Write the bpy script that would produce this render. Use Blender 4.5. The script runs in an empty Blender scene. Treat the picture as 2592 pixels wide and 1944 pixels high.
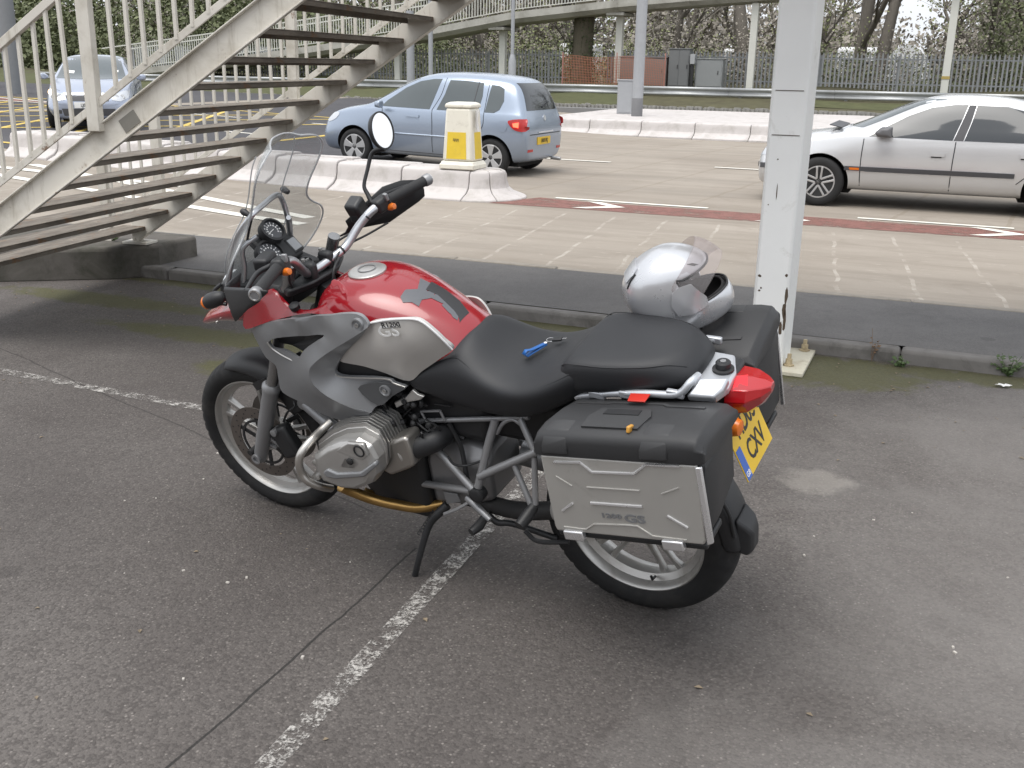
import bpy, bmesh, math, random
from mathutils import Vector, Matrix, Quaternion
from mathutils.bvhtree import BVHTree
random.seed(7)
sc = bpy.context.scene
COL = sc.collection
R = math.radians
# ------------------------------------------------------------------ camera
cam = bpy.data.objects.new('camera', bpy.data.cameras.new('camera'))
COL.objects.link(cam)
def aim(pitch, roll, yaw):
    p, r, y = R(pitch), R(roll), R(yaw)
    fw = Vector((-math.sin(y)*math.cos(p), math.cos(y)*math.cos(p), -math.sin(p)))
    rt = Vector((math.cos(y), math.sin(y), 0)); up = rt.cross(fw)
    r2 = rt*math.cos(r)+up*math.sin(r); u2 = up*math.cos(r)-rt*math.sin(r)
    return Matrix((r2, u2, -fw)).transposed().to_4x4()
cam.matrix_world = Matrix.Translation((0, 0, 1.68)) @ aim(17.25, .92, 22.5)
cam.data.sensor_width = 36; cam.data.lens = 36.25; cam.data.clip_end = 3000; cam.data.clip_start = .05
sc.camera = cam
# ------------------------------------------------------------------ sky and sun (overcast)
SUN_EL, SUN_AZ = 70, 200
w = bpy.data.worlds.new('World'); sc.world = w; w.use_nodes = True
nt = w.node_tree; nt.nodes.clear()
sky = nt.nodes.new('ShaderNodeTexSky'); sky.sky_type = 'NISHITA'; sky.sun_disc = False
sky.sun_elevation = R(SUN_EL); sky.sun_rotation = R(SUN_AZ); sky.dust_density = 6; sky.air_density = 1.2; sky.ozone_density = 1
hs = nt.nodes.new('ShaderNodeHueSaturation'); hs.inputs['Saturation'].default_value = .22; hs.inputs['Value'].default_value = 1.0
mx = nt.nodes.new('ShaderNodeMix'); mx.data_type = 'RGBA'; mx.inputs[0].default_value = .6; mx.inputs[7].default_value = (7.6, 7.9, 8.4, 1)
bg = nt.nodes.new('ShaderNodeBackground'); bg.inputs[1].default_value = .13
ow = nt.nodes.new('ShaderNodeOutputWorld')
nt.links.new(sky.outputs[0], hs.inputs['Color']); nt.links.new(hs.outputs[0], mx.inputs[6]); nt.links.new(mx.outputs[2], bg.inputs[0]); nt.links.new(bg.outputs[0], ow.inputs[0])
sl = bpy.data.lights.new('sun', 'SUN'); sl.energy = 1.1; sl.angle = R(40); sl.color = (1, .96, .9)
so = bpy.data.objects.new('sun', sl); COL.objects.link(so)
so.rotation_euler = (R(90-SUN_EL), 0, R(180-SUN_AZ)); so.location = (0, 0, 30)
sc.view_settings.view_transform = 'Standard'; sc.view_settings.look = 'None'; sc.view_settings.gamma = 1
sc.view_settings.exposure = .62; sc.view_settings.use_curve_mapping = False
sc.cycles.max_bounces = 6; sc.cycles.diffuse_bounces = 3; sc.cycles.glossy_bounces = 3; sc.cycles.transmission_bounces = 4; sc.cycles.transparent_max_bounces = 8; sc.cycles.caustics_reflective = False; sc.cycles.caustics_refractive = False
# ------------------------------------------------------------------ materials
MATS = {}
class NT:
    def __init__(s, name):
        s.m = bpy.data.materials.new(name); s.m.use_nodes = True; s.t = s.m.node_tree
        s.b = s.t.nodes['Principled BSDF']; s.o = s.t.nodes['Material Output']
    def n(s, typ, **kw):
        q = s.t.nodes.new(typ)
        for k, v in kw.items():
            if k.startswith('i_'): q.inputs[int(k[2:]) if k[2:].isdigit() else k[2:]].default_value = v
            else: setattr(q, k, v)
        return q
    def l(s, a, b): s.t.links.new(a, b)
    def coord(s, kind='Object'): return s.n('ShaderNodeTexCoord').outputs[kind]
    def noise(s, scale, det=4, rough=.6, vec=None, dist=0):
        q = s.n('ShaderNodeTexNoise'); q.inputs['Scale'].default_value = scale; q.inputs['Detail'].default_value = det
        q.inputs['Roughness'].default_value = rough; q.inputs['Distortion'].default_value = dist
        if vec is not None: s.l(vec, q.inputs['Vector'])
        return q.outputs[0]
    def ramp(s, f, *st):
        q = s.n('ShaderNodeValToRGB'); s.l(f, q.inputs[0]); e = q.color_ramp.elements
        while len(e) < len(st): e.new(.5)
        for i, (p, c) in enumerate(st):
            e[i].position = p; e[i].color = (*c, 1) if isinstance(c, tuple) else (c, c, c, 1)
        return q.outputs[0]
    def mix(s, f, a, b, mode='MIX'):
        q = s.n('ShaderNodeMix', data_type='RGBA', blend_type=mode)
        for i, v in ((0, f), (6, a), (7, b)):
            if hasattr(v, 'links'): s.l(v, q.inputs[i])
            else: q.inputs[i].default_value = (*v, 1) if isinstance(v, tuple) else v
        return q.outputs[2]
    def math(s, op, a, b=0, c=0):
        q = s.n('ShaderNodeMath', operation=op)
        for i, v in enumerate((a, b, c)):
            if hasattr(v, 'links'): s.l(v, q.inputs[i])
            else: q.inputs[i].default_value = v
        return q.outputs[0]
    def bump(s, h, st, dist=.01, nrm=None):
        q = s.n('ShaderNodeBump'); q.inputs['Strength'].default_value = st; q.inputs['Distance'].default_value = dist
        s.l(h, q.inputs['Height']); s.l(q.outputs[0], s.b.inputs['Normal']); return q
    def set(s, col=None, rough=None, metal=None, spec=None, **kw):
        for k, v in (('Base Color', col), ('Roughness', rough), ('Metallic', metal), ('Specular IOR Level', spec), *kw.items()):
            if v is None: continue
            if hasattr(v, 'links'): s.l(v, s.b.inputs[k])
            else: s.b.inputs[k].default_value = (*v, 1) if isinstance(v, tuple) and len(v) == 3 else v
def pm(name, col, rough=.5, metal=0, var=.12, scale=9, bump=0, bscale=200, spec=.5, dirt=0, dcol=(.12, .1, .08), dscale=6, coat=0, rvar=.08, **kw):
    if name in MATS: return MATS[name]
    m = NT(name); v = m.coord()
    n = m.noise(scale, 5, .65, v)
    c = m.mix(n, tuple(x*(1-var) for x in col), tuple(min(1, x*(1+var)) for x in col))
    if dirt:
        d = m.ramp(m.noise(dscale, 8, .72, v, .4), (.62-.3*dirt, 0.), (.8-.2*dirt, 1.))
        c = m.mix(m.math('MULTIPLY', d, min(1, .35+.6*dirt)), c, dcol)
    r = m.math('MULTIPLY_ADD', n, rvar*2, rough-rvar)
    m.set(c, r, metal, spec, **kw)
    if coat: m.set(**{'Coat Weight': coat, 'Coat Roughness': .05})
    if bump: m.bump(m.noise(bscale, 3, .6, v), bump, .002)
    MATS[name] = m.m; return m.m
def glass(name, tint=(1, 1, 1), rough=.02, alpha=.25, col=(.05, .055, .06)):
    if name in MATS: return MATS[name]
    m = NT(name); m.set(col, rough, 0, .6)
    tr = m.n('ShaderNodeBsdfTransparent'); tr.inputs[0].default_value = (*tint, 1)
    ms = m.n('ShaderNodeMixShader'); ms.inputs[0].default_value = alpha
    m.l(tr.outputs[0], ms.inputs[1]); m.l(m.b.outputs[0], ms.inputs[2]); m.l(ms.outputs[0], m.o.inputs[0])
    MATS[name] = m.m; return m.m
# ------------------------------------------------------------------ object helpers
def tag(o, label=None, cat=None, group=None, kind=None):
    if label: o['label'] = label
    if cat: o['category'] = cat
    if group: o['group'] = group
    if kind: o['kind'] = kind
    return o
def empty(name, loc=(0, 0, 0), rz=0, parent=None):
    o = bpy.data.objects.new(name, None); COL.objects.link(o); o.location = loc; o.rotation_euler = (0, 0, rz); o.empty_display_size = .1
    if parent: o.parent = parent
    return o
def rot_to(d):
    d = Vector(d).normalized(); return d.to_track_quat('Z', 'Y').to_matrix()
def smooth_path(pts, n=6, closed=False):
    P = [Vector(p) for p in pts]; out = []; N = len(P)
    if N < 3: return P
    rng = range(N if closed else N-1)
    for i in rng:
        p0 = P[(i-1) % N] if (closed or i > 0) else P[0]*2-P[1]
        p1 = P[i]; p2 = P[(i+1) % N]; p3 = P[(i+2) % N] if (closed or i+2 < N) else P[-1]*2-P[-2]
        for k in range(n):
            t = k/n
            out.append(.5*((2*p1)+(p2-p0)*t+(2*p0-5*p1+4*p2-p3)*t*t+(3*p1-p0-3*p2+p3)*t**3))
    if not closed: out.append(P[-1])
    return out
class MB:
    def __init__(s): s.v = []; s.f = []
    def add(s, vs, fs):
        b = len(s.v); s.v += [tuple(v) for v in vs]; s.f += [tuple(b+i for i in f) for f in fs]; return s
    def box(s, c, d, rot=None):
        c = Vector(c); h = [x/2 for x in d]; M = rot if rot is not None else Matrix.Identity(3)
        vs = [c+M@Vector((sx*h[0], sy*h[1], sz*h[2])) for sx in (-1, 1) for sy in (-1, 1) for sz in (-1, 1)]
        return s.add(vs, [(0, 1, 3, 2), (4, 6, 7, 5), (0, 4, 5, 1), (2, 3, 7, 6), (0, 2, 6, 4), (1, 5, 7, 3)])
    def bar(s, a, b, w, h, up=(0, 0, 1)):
        a = Vector(a); b = Vector(b); d = (b-a).normalized(); u = Vector(up); x = d.cross(u).normalized(); u = x.cross(d)
        vs = [p+x*(sx*w/2)+u*(su*h/2) for p in (a, b) for sx, su in ((-1, -1), (1, -1), (1, 1), (-1, 1))]
        return s.add(vs, [(3, 2, 1, 0), (4, 5, 6, 7), (0, 1, 5, 4), (1, 2, 6, 5), (2, 3, 7, 6), (3, 0, 4, 7)])
    def tube(s, pts, r, n=10, smooth=0, cap=True, closed=False):
        if smooth: 
            rr = r
            P = smooth_path(pts, smooth, closed)
            if isinstance(r, (list, tuple)):
                rr = []
                m = len(pts)
                for i in range(len(P)):
                    t = i/(len(P)-1)*(m-1); k = min(int(t), m-2); rr.append(r[k]+(r[k+1]-r[k])*(t-k))
            r = rr
        else: P = [Vector(p) for p in pts]
        rs = r if isinstance(r, (list, tuple)) else [r]*len(P)
        N = len(P); vs = []; X = None
        for i, p in enumerate(P):
            if closed: d = P[(i+1) % N]-P[i-1]
            else: d = P[min(i+1, N-1)]-P[max(i-1, 0)]
            d.normalize()
            if X is None:
                X = d.orthogonal().normalized()
            X = (X-d*X.dot(d))
            X = X.normalized() if X.length > 1e-6 else d.orthogonal().normalized()
            Y = d.cross(X)
            for k in range(n):
                a = 2*math.pi*k/n; vs.append(p+(X*math.cos(a)+Y*math.sin(a))*rs[i])
        fs = []
        for i in range(N if closed else N-1):
            j = (i+1) % N
            for k in range(n): fs.append((i*n+k, i*n+(k+1) % n, j*n+(k+1) % n, j*n+k))
        if cap and not closed: fs += [tuple(range(n-1, -1, -1)), tuple((N-1)*n+k for k in range(n))]
        return s.add(vs, fs)
    def lathe(s, c, axis, prof, n=32, closed=False):
        """prof: list of (r, h) along axis"""
        M = rot_to(axis); c = Vector(c); vs = []; m = len(prof)
        for k in range(n):
            a = 2*math.pi*k/n
            for r, h in prof: vs.append(c+M@Vector((r*math.cos(a), r*math.sin(a), h)))
        fs = []
        for k in range(n):
            j = (k+1) % n
            for i in range(m if closed else m-1):
                i2 = (i+1) % m
                fs.append((k*m+i, j*m+i, j*m+i2, k*m+i2))
        if not closed:
            if prof[0][0] > 1e-5: fs.append(tuple(k*m for k in range(n-1, -1, -1)))
            if prof[-1][0] > 1e-5: fs.append(tuple(k*m+m-1 for k in range(n)))
        return s.add(vs, fs)
    def loft(s, secs, closed=True, cap=True):
        n = len(secs[0]); vs = [p for q in secs for p in q]; fs = []
        for i in range(len(secs)-1):
            for k in range(n if closed else n-1):
                k2 = (k+1) % n; fs.append((i*n+k, i*n+k2, (i+1)*n+k2, (i+1)*n+k))
        if cap and closed: fs += [tuple(range(n-1, -1, -1)), tuple((len(secs)-1)*n+k for k in range(n))]
        return s.add(vs, fs)
    def prism(s, poly, off):
        """poly: 3D points (planar-ish), off: extrusion vector"""
        n = len(poly); P = [Vector(p) for p in poly]; o = Vector(off)
        return s.add(P+[p+o for p in P], [tuple(range(n-1, -1, -1)), tuple(range(n, 2*n))]+[(k, (k+1) % n, n+(k+1) % n, n+k) for k in range(n)])
    def build(s, name, mat, parent=None, smooth=35, bevel=0, sub=0, solid=0, seg=2, loc=None):
        me = bpy.data.meshes.new(name); me.from_pydata(s.v, [], s.f); 
        bm = bmesh.new(); bm.from_mesh(me); bmesh.ops.remove_doubles(bm, verts=bm.verts, dist=1e-5); bmesh.ops.recalc_face_normals(bm, faces=bm.faces); bm.to_mesh(me); bm.free()
        me.materials.append(mat); o = bpy.data.objects.new(name, me); COL.objects.link(o)
        if parent: o.parent = parent
        if solid: q = o.modifiers.new('s', 'SOLIDIFY'); q.thickness = solid; q.offset = 0
        if bevel: q = o.modifiers.new('b', 'BEVEL'); q.width = bevel; q.segments = seg; q.limit_method = 'ANGLE'; q.angle_limit = R(38)
        if sub: q = o.modifiers.new('u', 'SUBSURF'); q.levels = sub; q.render_levels = sub
        if smooth: 
            if sub or smooth >= 180: me.polygons.foreach_set('use_smooth', [True]*len(me.polygons))
            else:
                me.polygons.foreach_set('use_smooth', [True]*len(me.polygons))
                me.set_sharp_from_angle(angle=R(smooth))
        if loc: o.location = loc
        return o
def evalmesh(o):
    dg = bpy.context.evaluated_depsgraph_get(); dg.update()
    return bpy.data.meshes.new_from_object(o.evaluated_get(dg))
def bake(o):
    """apply modifiers"""
    me = evalmesh(o); o.modifiers.clear(); o.data = me; return o
def boolean(o, cutter, op='DIFFERENCE'):
    q = o.modifiers.new('bo', 'BOOLEAN'); q.operation = op; q.solver = 'EXACT'; q.object = cutter
    bake(o); bpy.data.objects.remove(cutter)
def bvh_of(*objs):
    """world-less tree in the parent's local frame"""
    vs = []; fs = []
    for o in objs:
        me = evalmesh(o); b = len(vs); M = o.matrix_local
        vs += [M@v.co for v in me.vertices]; fs += [tuple(b+i for i in p.vertices) for p in me.polygons]; bpy.data.meshes.remove(me)
    return BVHTree.FromPolygons(vs, fs)
def tri_fill(poly2, step):
    """2D polygon -> grid-refined triangulation (verts2, faces)"""
    bm = bmesh.new(); vs = [bm.verts.new((x, y, 0)) for x, y in poly2]
    bm.faces.new(vs)
    xs = [p[0] for p in poly2]; ys = [p[1] for p in poly2]
    for ax, lo, hi in ((0, min(xs), max(xs)), (1, min(ys), max(ys))):
        k = lo+step
        while k < hi-step*.3:
            co = [0, 0, 0]; no = [0, 0, 0]; co[ax] = k; no[ax] = 1
            bmesh.ops.bisect_plane(bm, geom=bm.verts[:]+bm.edges[:]+bm.faces[:], plane_co=co, plane_no=no); k += step
    bm.verts.index_update(); V = [(v.co.x, v.co.y) for v in bm.verts]; F = [tuple(v.index for v in f.verts) for f in bm.faces]; bm.free(); return V, F
def drape(poly2, to3, d, tree, step=.03, off=.002, depth=.004, mb=None):
    """lay a flat outline on a surface: to3(u,v)->start point, d ray direction. Gives a thin plate with thickness."""
    V, F = tri_fill(poly2, step); d = Vector(d).normalized(); top = []; last = None
    hits = []
    for u, v in V:
        p = Vector(to3(u, v)); h, nrm, _, _ = tree.ray_cast(p, d)
        hits.append((p, h, nrm))
    good = [q for q in hits if q[1] is not None]
    if not good: return mb or MB()
    bot = []
    for p, h, nrm in hits:
        if h is None:
            q = min(good, key=lambda g: (g[0]-p).length_squared); h = p+d*((q[1]-q[0]).dot(d)); nrm = q[2]
        if nrm.dot(d) > 0: nrm = -nrm
        top.append(h+nrm*off); bot.append(h-nrm*depth)
    n = len(top); mb = mb or MB(); fs = list(F)+[tuple(n+i for i in reversed(f)) for f in F]
    ec = {}
    for f in F:
        for a, b in zip(f, f[1:]+f[:1]): ec[(a, b)] = 1
    for a, b in ec:
        if (b, a) not in ec: fs.append((b, a, n+a, n+b))
    return mb.add(top+bot, fs)
def text_mesh(txt, size, extrude=.0, bold=0, space=1.0, xs=1.0):
    cu = bpy.data.curves.new('t', 'FONT'); cu.body = txt; cu.size = size; cu.align_x = 'CENTER'; cu.align_y = 'CENTER'; cu.extrude = extrude; cu.offset = bold; cu.space_character = space; cu.resolution_u = 3
    o = bpy.data.objects.new('t', cu); COL.objects.link(o); me = evalmesh(o); bpy.data.objects.remove(o)
    v = [(p.co.x*xs, p.co.y, p.co.z) for p in me.vertices]; f = [tuple(p.vertices) for p in me.polygons]; bpy.data.meshes.remove(me); return v, f
def text_part(name, txt, size, mat, parent, o, ux, uy, ext=.0008, bold=0, space=1, xs=1):
    o = Vector(o); ux = Vector(ux).normalized(); uy = Vector(uy).normalized(); uz = ux.cross(uy)
    v, f = text_mesh(txt, size, ext, bold, space, xs)
    return MB().add([o+ux*a+uy*b+uz*c for a, b, c in v], f).build(name, mat, parent, smooth=0)
def copy_tree(o, parent=None):
    c = o.copy(); COL.objects.link(c); c.parent = parent
    for ch in o.children: copy_tree(ch, c)
    return c
def sheet(name, x0, x1, y0, y1, z, mat, nx=1, ny=1, zf=None, parent=None, wob=0):
    mb = MB(); vs = []
    for i in range(nx+1):
        for j in range(ny+1):
            x = x0+(x1-x0)*i/nx; y = y0+(y1-y0)*j/ny
            vs.append((x, y, z+(zf(x, y) if zf else 0)))
    fs = [(i*(ny+1)+j, (i+1)*(ny+1)+j, (i+1)*(ny+1)+j+1, i*(ny+1)+j+1) for i in range(nx) for j in range(ny)]
    return mb.add(vs, fs).build(name, mat, parent, smooth=180)
def poly_sheet(name, pts, z, mat, parent=None, step=2., zf=None):
    V, F = tri_fill(pts, step)
    return MB().add([(x, y, z+(zf(x, y) if zf else 0)) for x, y in V], F).build(name, mat, parent, smooth=180)

# ================================================================== SETTING
def zr(x, y=0):
    """the carriageway climbs gently to the left"""
    t = max(0, -6.8-x); return .03*t if t < 14 else .42+.012*(t-14)
# ---- ground materials
def asphalt(name, dark, light, moss=False, chips=1., rough=.85, soft=1.):
    m = NT(name); v = m.coord()
    big = m.noise(.55, 6, .62, v, .6); mid = m.noise(5, 6, .7, v); fine = m.noise(150, 2, .6, v)
    vo = m.n('ShaderNodeTexVoronoi'); vo.inputs['Scale'].default_value = 105; m.l(v, vo.inputs['Vector'])
    v2 = m.n('ShaderNodeTexVoronoi'); v2.inputs['Scale'].default_value = 60; m.l(v, v2.inputs['Vector'])
    c = m.mix(m.ramp(big, (.34, 0.), (.66, 1.)), dark, light)
    huge = m.noise(.16, 3, .5, v, .8); c = m.mix(m.ramp(huge, (.36, .55), (.62, 0.)), c, tuple(x*.6 for x in dark))
    c = m.mix(m.math('MULTIPLY', mid, .5), c, tuple(x*.62 for x in dark))
    # exposed aggregate: some stones pale, some dark
    cell = m.n('ShaderNodeSeparateColor'); m.l(vo.outputs['Color'], cell.inputs[0])
    pale = m.math('GREATER_THAN', cell.outputs[0], .64); inn = m.math('LESS_THAN', vo.outputs['Distance'], .42)
    c = m.mix(m.math('MULTIPLY', m.math('MULTIPLY', pale, inn), .22*chips), c, (.26, .236, .215))
    dk = m.math('MULTIPLY', m.math('LESS_THAN', cell.outputs[1], .35), .5*chips); c = m.mix(dk, c, tuple(x*.5 for x in dark))
    c2 = m.n('ShaderNodeSeparateColor'); m.l(v2.outputs['Color'], c2.inputs[0])
    p2 = m.math('MULTIPLY', m.math('GREATER_THAN', c2.outputs[2], .955), m.math('LESS_THAN', v2.outputs['Distance'], .2)); c = m.mix(m.math('MULTIPLY', p2, .4*chips), c, (.36, .33, .3))
    # oil drips: small dark spots here and there
    v3 = m.n('ShaderNodeTexVoronoi'); v3.inputs['Scale'].default_value = 2.6; m.l(v, v3.inputs['Vector']); c3 = m.n('ShaderNodeSeparateColor'); m.l(v3.outputs['Color'], c3.inputs[0])
    dr = m.math('MULTIPLY', m.math('GREATER_THAN', c3.outputs[0], .72), m.math('LESS_THAN', m.math('ADD', v3.outputs['Distance'], m.math('MULTIPLY', mid, .18)), m.math('MULTIPLY_ADD', c3.outputs[1], .12, .1))); c = m.mix(m.math('MULTIPLY', dr, .38), c, tuple(x*.45 for x in dark))
    # oil and damp stains
    st = m.ramp(m.noise(1.3, 7, .6, v, 1.2), (.6, 0.), (.74, 1.)); c = m.mix(m.math('MULTIPLY', st, .45), c, tuple(x*.45 for x in dark))
    if moss:
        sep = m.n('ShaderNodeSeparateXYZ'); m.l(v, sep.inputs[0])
        # right hand side lightened: overhead bridge shade put into the ground colour
        lit_r = m.ramp(m.math('ADD', m.math('MULTIPLY', sep.outputs[0], .22), m.math('MULTIPLY', m.noise(.9, 6, .65, v, .5), .9)), (.3, 0.), (.62, 1.)); c = m.mix(m.math('MULTIPLY', lit_r, .5), c, (.235, .222, .21))
        # broad dark patches spread by noise
        blot = m.ramp(m.noise(.42, 6, .6, v, 1.), (.5, 0.), (.72, 1.)); c = m.mix(m.math('MULTIPLY', blot, .4), c, (.05, .043, .04))
        # moss in a low strip to the left and along the kerb foot
        def blob(cx, cy, rx, ry):
            dx = m.math('MULTIPLY', m.math('SUBTRACT', sep.outputs[0], cx), 1/rx); dy = m.math('MULTIPLY', m.math('SUBTRACT', sep.outputs[1], cy), 1/ry)
            return m.math('SUBTRACT', 1, m.math('ADD', m.math('MULTIPLY', dx, dx), m.math('MULTIPLY', dy, dy)))
        f = None
        for b in ((-4.0, 5.12, 1.25, .2), (-5.5, 5.62, 1.1, .2), (-3.55, 4.6, .34, .22), (-.5, 6.0, .6, .38), (.7, 6.25, 1.9, .17), (-3, 6.3, 4, .13)):
            q = m.math('MAXIMUM', blob(*b), -1); f = q if f is None else m.math('MAXIMUM', f, q)
        n2 = m.noise(7, 8, .75, v, .5); k = m.math('ADD', m.math('MULTIPLY', f, .38), m.math('SUBTRACT', n2, .5))
        mk = m.ramp(k, (.03, 0.), (.22, 1.)); mc = m.mix(m.noise(40, 3, .6, v), (.035, .042, .012), (.11, .1, .035))
        c = m.mix(m.math('MULTIPLY', mk, .8), c, mc)
        # pale repair patches
        for b in ((-.36, 4.27, .2, .16),):
            q = m.ramp(m.math('ADD', m.math('MULTIPLY', blob(*b), .5), m.math('SUBTRACT', m.noise(6, 6, .7, v), .5)), (.1, 0.), (.34, 1.)); c = m.mix(m.math('MULTIPLY', q, .4), c, (.3, .28, .25))
        # long cracks
        wv = m.noise(1.1, 5, .6, v, .3); x1 = m.math('ABSOLUTE', m.math('SUBTRACT', m.math('ADD', sep.outputs[0], m.math('MULTIPLY', wv, .07)), -1.565))
        cr = m.math('MULTIPLY', m.math('LESS_THAN', x1, .0045), m.math('LESS_THAN', sep.outputs[1], 3.0)); c = m.mix(m.math('MULTIPLY', cr, .85), c, (.015, .014, .013))
        x2 = m.math('ABSOLUTE', m.math('SUBTRACT', m.math('ADD', m.math('MULTIPLY', sep.outputs[0], .35), m.math('ADD', sep.outputs[1], m.math('MULTIPLY', wv, .12))), 2.6)); cr = m.math('MULTIPLY', m.math('LESS_THAN', x2, .005), m.math('LESS_THAN', sep.outputs[0], -1.9)); c = m.mix(m.math('MULTIPLY', cr, .6), c, (.02, .018, .016))
    h = m.math('ADD', m.math('MULTIPLY', m.math('SUBTRACT', 1, vo.outputs['Distance']), .8), fine)
    m.set(c, m.math('MULTIPLY_ADD', mid, .25, rough-.14), 0, .42); m.bump(h, .6*soft, .006)
    return m.m
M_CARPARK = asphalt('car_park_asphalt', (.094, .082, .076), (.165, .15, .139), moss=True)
M_PATH = asphalt('footpath_asphalt', (.12, .115, .112), (.18, .173, .168), chips=.45, soft=.5)
M_DARKROAD = asphalt('road_asphalt', (.062, .06, .066), (.082, .08, .086), chips=.3, soft=.3)
def concrete_road():
    m = NT('road_concrete'); v = m.coord()
    sep = m.n('ShaderNodeSeparateXYZ'); m.l(v, sep.inputs[0]); X, Y = sep.outputs[0], sep.outputs[1]
    big = m.noise(.35, 6, .6, v, .5); st = m.n('ShaderNodeMapping'); st.inputs['Scale'].default_value = (.25, 2.2, 1); m.l(v, st.inputs[0])
    wear = m.noise(1.2, 7, .65, st.outputs[0])
    c = m.mix(m.ramp(big, (.3, 0.), (.7, 1.)), (.255, .222, .185), (.34, .302, .257))
    c = m.mix(m.ramp(wear, (.45, 0.), (.8, .9)), c, (.2, .172, .14))
    pt_ = m.ramp(m.noise(1.7, 8, .72, v, .8), (.55, 0.), (.66, 1.)); c = m.mix(m.math('MULTIPLY', pt_, .35), c, (.2, .17, .135))
    sp = m.noise(60, 4, .75, v); c = m.mix(m.ramp(sp, (.5, 0.), (.75, .5)), c, (.24, .21, .18))
    # tyre-polished darker wheel tracks
    for y0, wd, a in ((14.6, .5, .35), (16.3, .5, .3), (20.2, .5, .25), (22, .5, .2), (9.2, .6, .12)):
        d = m.math('ABSOLUTE', m.math('SUBTRACT', Y, y0)); t = m.math('SUBTRACT', 1, m.math('MINIMUM', m.math('MULTIPLY', d, 1/wd), 1)); c = m.mix(m.math('MULTIPLY', t, a), c, (.19, .17, .145))
    # transverse bay joints: pale scraped lines in the near lane, dull seams further out
    wob = m.math('MULTIPLY', m.math('SUBTRACT', m.noise(1.4, 4, .6, v), .5), .12)
    u = m.math('ADD', m.math('ADD', X, m.math('MULTIPLY', Y, .12)), wob); f = m.math('ABSOLUTE', m.math('SUBTRACT', m.math('FRACT', m.math('MULTIPLY', u, 1/.62)), .5))
    line = m.math('LESS_THAN', f, .028); brk = m.ramp(m.noise(3.2, 6, .7, v), (.44, 0.), (.62, 1.))
    near = m.math('MULTIPLY', m.math('GREATER_THAN', Y, 8.15), m.math('LESS_THAN', Y, 11.7))
    c = m.mix(m.math('MULTIPLY', m.math('MULTIPLY', line, brk), m.math('MULTIPLY', near, .34)), c, (.6, .56, .5))
    far = m.math('GREATER_THAN', Y, 13.1); u2 = m.math('ADD', m.math('SUBTRACT', X, m.math('MULTIPLY', Y, .1)), wob); f2 = m.math('ABSOLUTE', m.math('SUBTRACT', m.math('FRACT', m.math('MULTIPLY', u2, 1/1.25)), .5))
    c = m.mix(m.math('MULTIPLY', m.math('LESS_THAN', f2, .022), m.math('MULTIPLY', far, .32)), c, (.2, .165, .12))
    # white scuffs running along the lane
    s2 = m.n('ShaderNodeMapping'); s2.inputs['Scale'].default_value = (1.5, 16, 1); m.l(v, s2.inputs[0]); sc_ = m.ramp(m.noise(2.2, 5, .65, s2.outputs[0]), (.64, 0.), (.69, 1.))
    c = m.mix(m.math('MULTIPLY', sc_, m.math('MULTIPLY', near, .5)), c, (.62, .57, .5))
    m.set(c, .9, 0, .3); m.bump(m.noise(120, 3, .7, v), .35, .004); return m.m
M_CONC = concrete_road()
def paint(name, col, wear=.5, scale=9, under=None):
    """worn road paint: where it has worn off the sheet is see-through"""
    m = NT(name); v = m.coord(); m.set(m.mix(m.noise(14, 6, .7, v), tuple(x*.72 for x in col), col), .75, 0, .3)
    k = m.ramp(m.math('ADD', m.math('MULTIPLY', m.noise(scale, 8, .78, v), .6), m.math('MULTIPLY', m.noise(90, 3, .7, v), .4)), (wear-.05, 0.), (wear+.06, 1.))
    tr = m.n('ShaderNodeBsdfTransparent'); ms = m.n('ShaderNodeMixShader'); m.l(k, ms.inputs[0]); m.l(tr.outputs[0], ms.inputs[1]); m.l(m.b.outputs[0], ms.inputs[2]); m.l(ms.outputs[0], m.o.inputs[0]); return m.m
M_LINE = paint('worn_white_paint', (.5, .48, .45), .53, 11)
M_LINE2 = paint('white_road_paint', (.85, .82, .74), .36, 5)
M_YEL = paint('yellow_road_paint', (.68, .5, .13), .37, 5)
M_RED = paint('red_lane_paint', (.25, .12, .1), .45, 3)
M_KERB = pm('kerb_concrete', (.18, .171, .162), .9, 0, .3, 5, .35, 90, .3, .5, (.05, .047, .04), 4)
M_TRIEF = pm('pale_concrete', (.52, .49, .475), .75, 0, .1, 3, .15, 80, .35, .5, (.3, .28, .25), 2.5)
M_GRASS_SOIL = pm('verge_soil', (.09, .085, .05), .95, 0, .5, 2, .5, 40, .2, .5, (.06, .05, .035), 1.5)
M_GREEN = pm('verge_grass', (.085, .09, .045), .95, 0, .4, 3, .5, 60, .2, .3, (.11, .1, .05), 1.2)
# ---- ground sheets
tag(sheet('ground', -700, 700, -300, 1200, -.45, M_GRASS_SOIL), kind='structure')
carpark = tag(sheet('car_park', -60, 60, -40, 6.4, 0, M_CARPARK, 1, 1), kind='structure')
road = tag(sheet('road', -90, 60, 7.7, 34, -.02, M_CONC, 150, 1, zr), kind='structure')
path = tag(sheet('footpath', -60, 60, 6.5, 7.86, .082, M_PATH), kind='structure')
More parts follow.
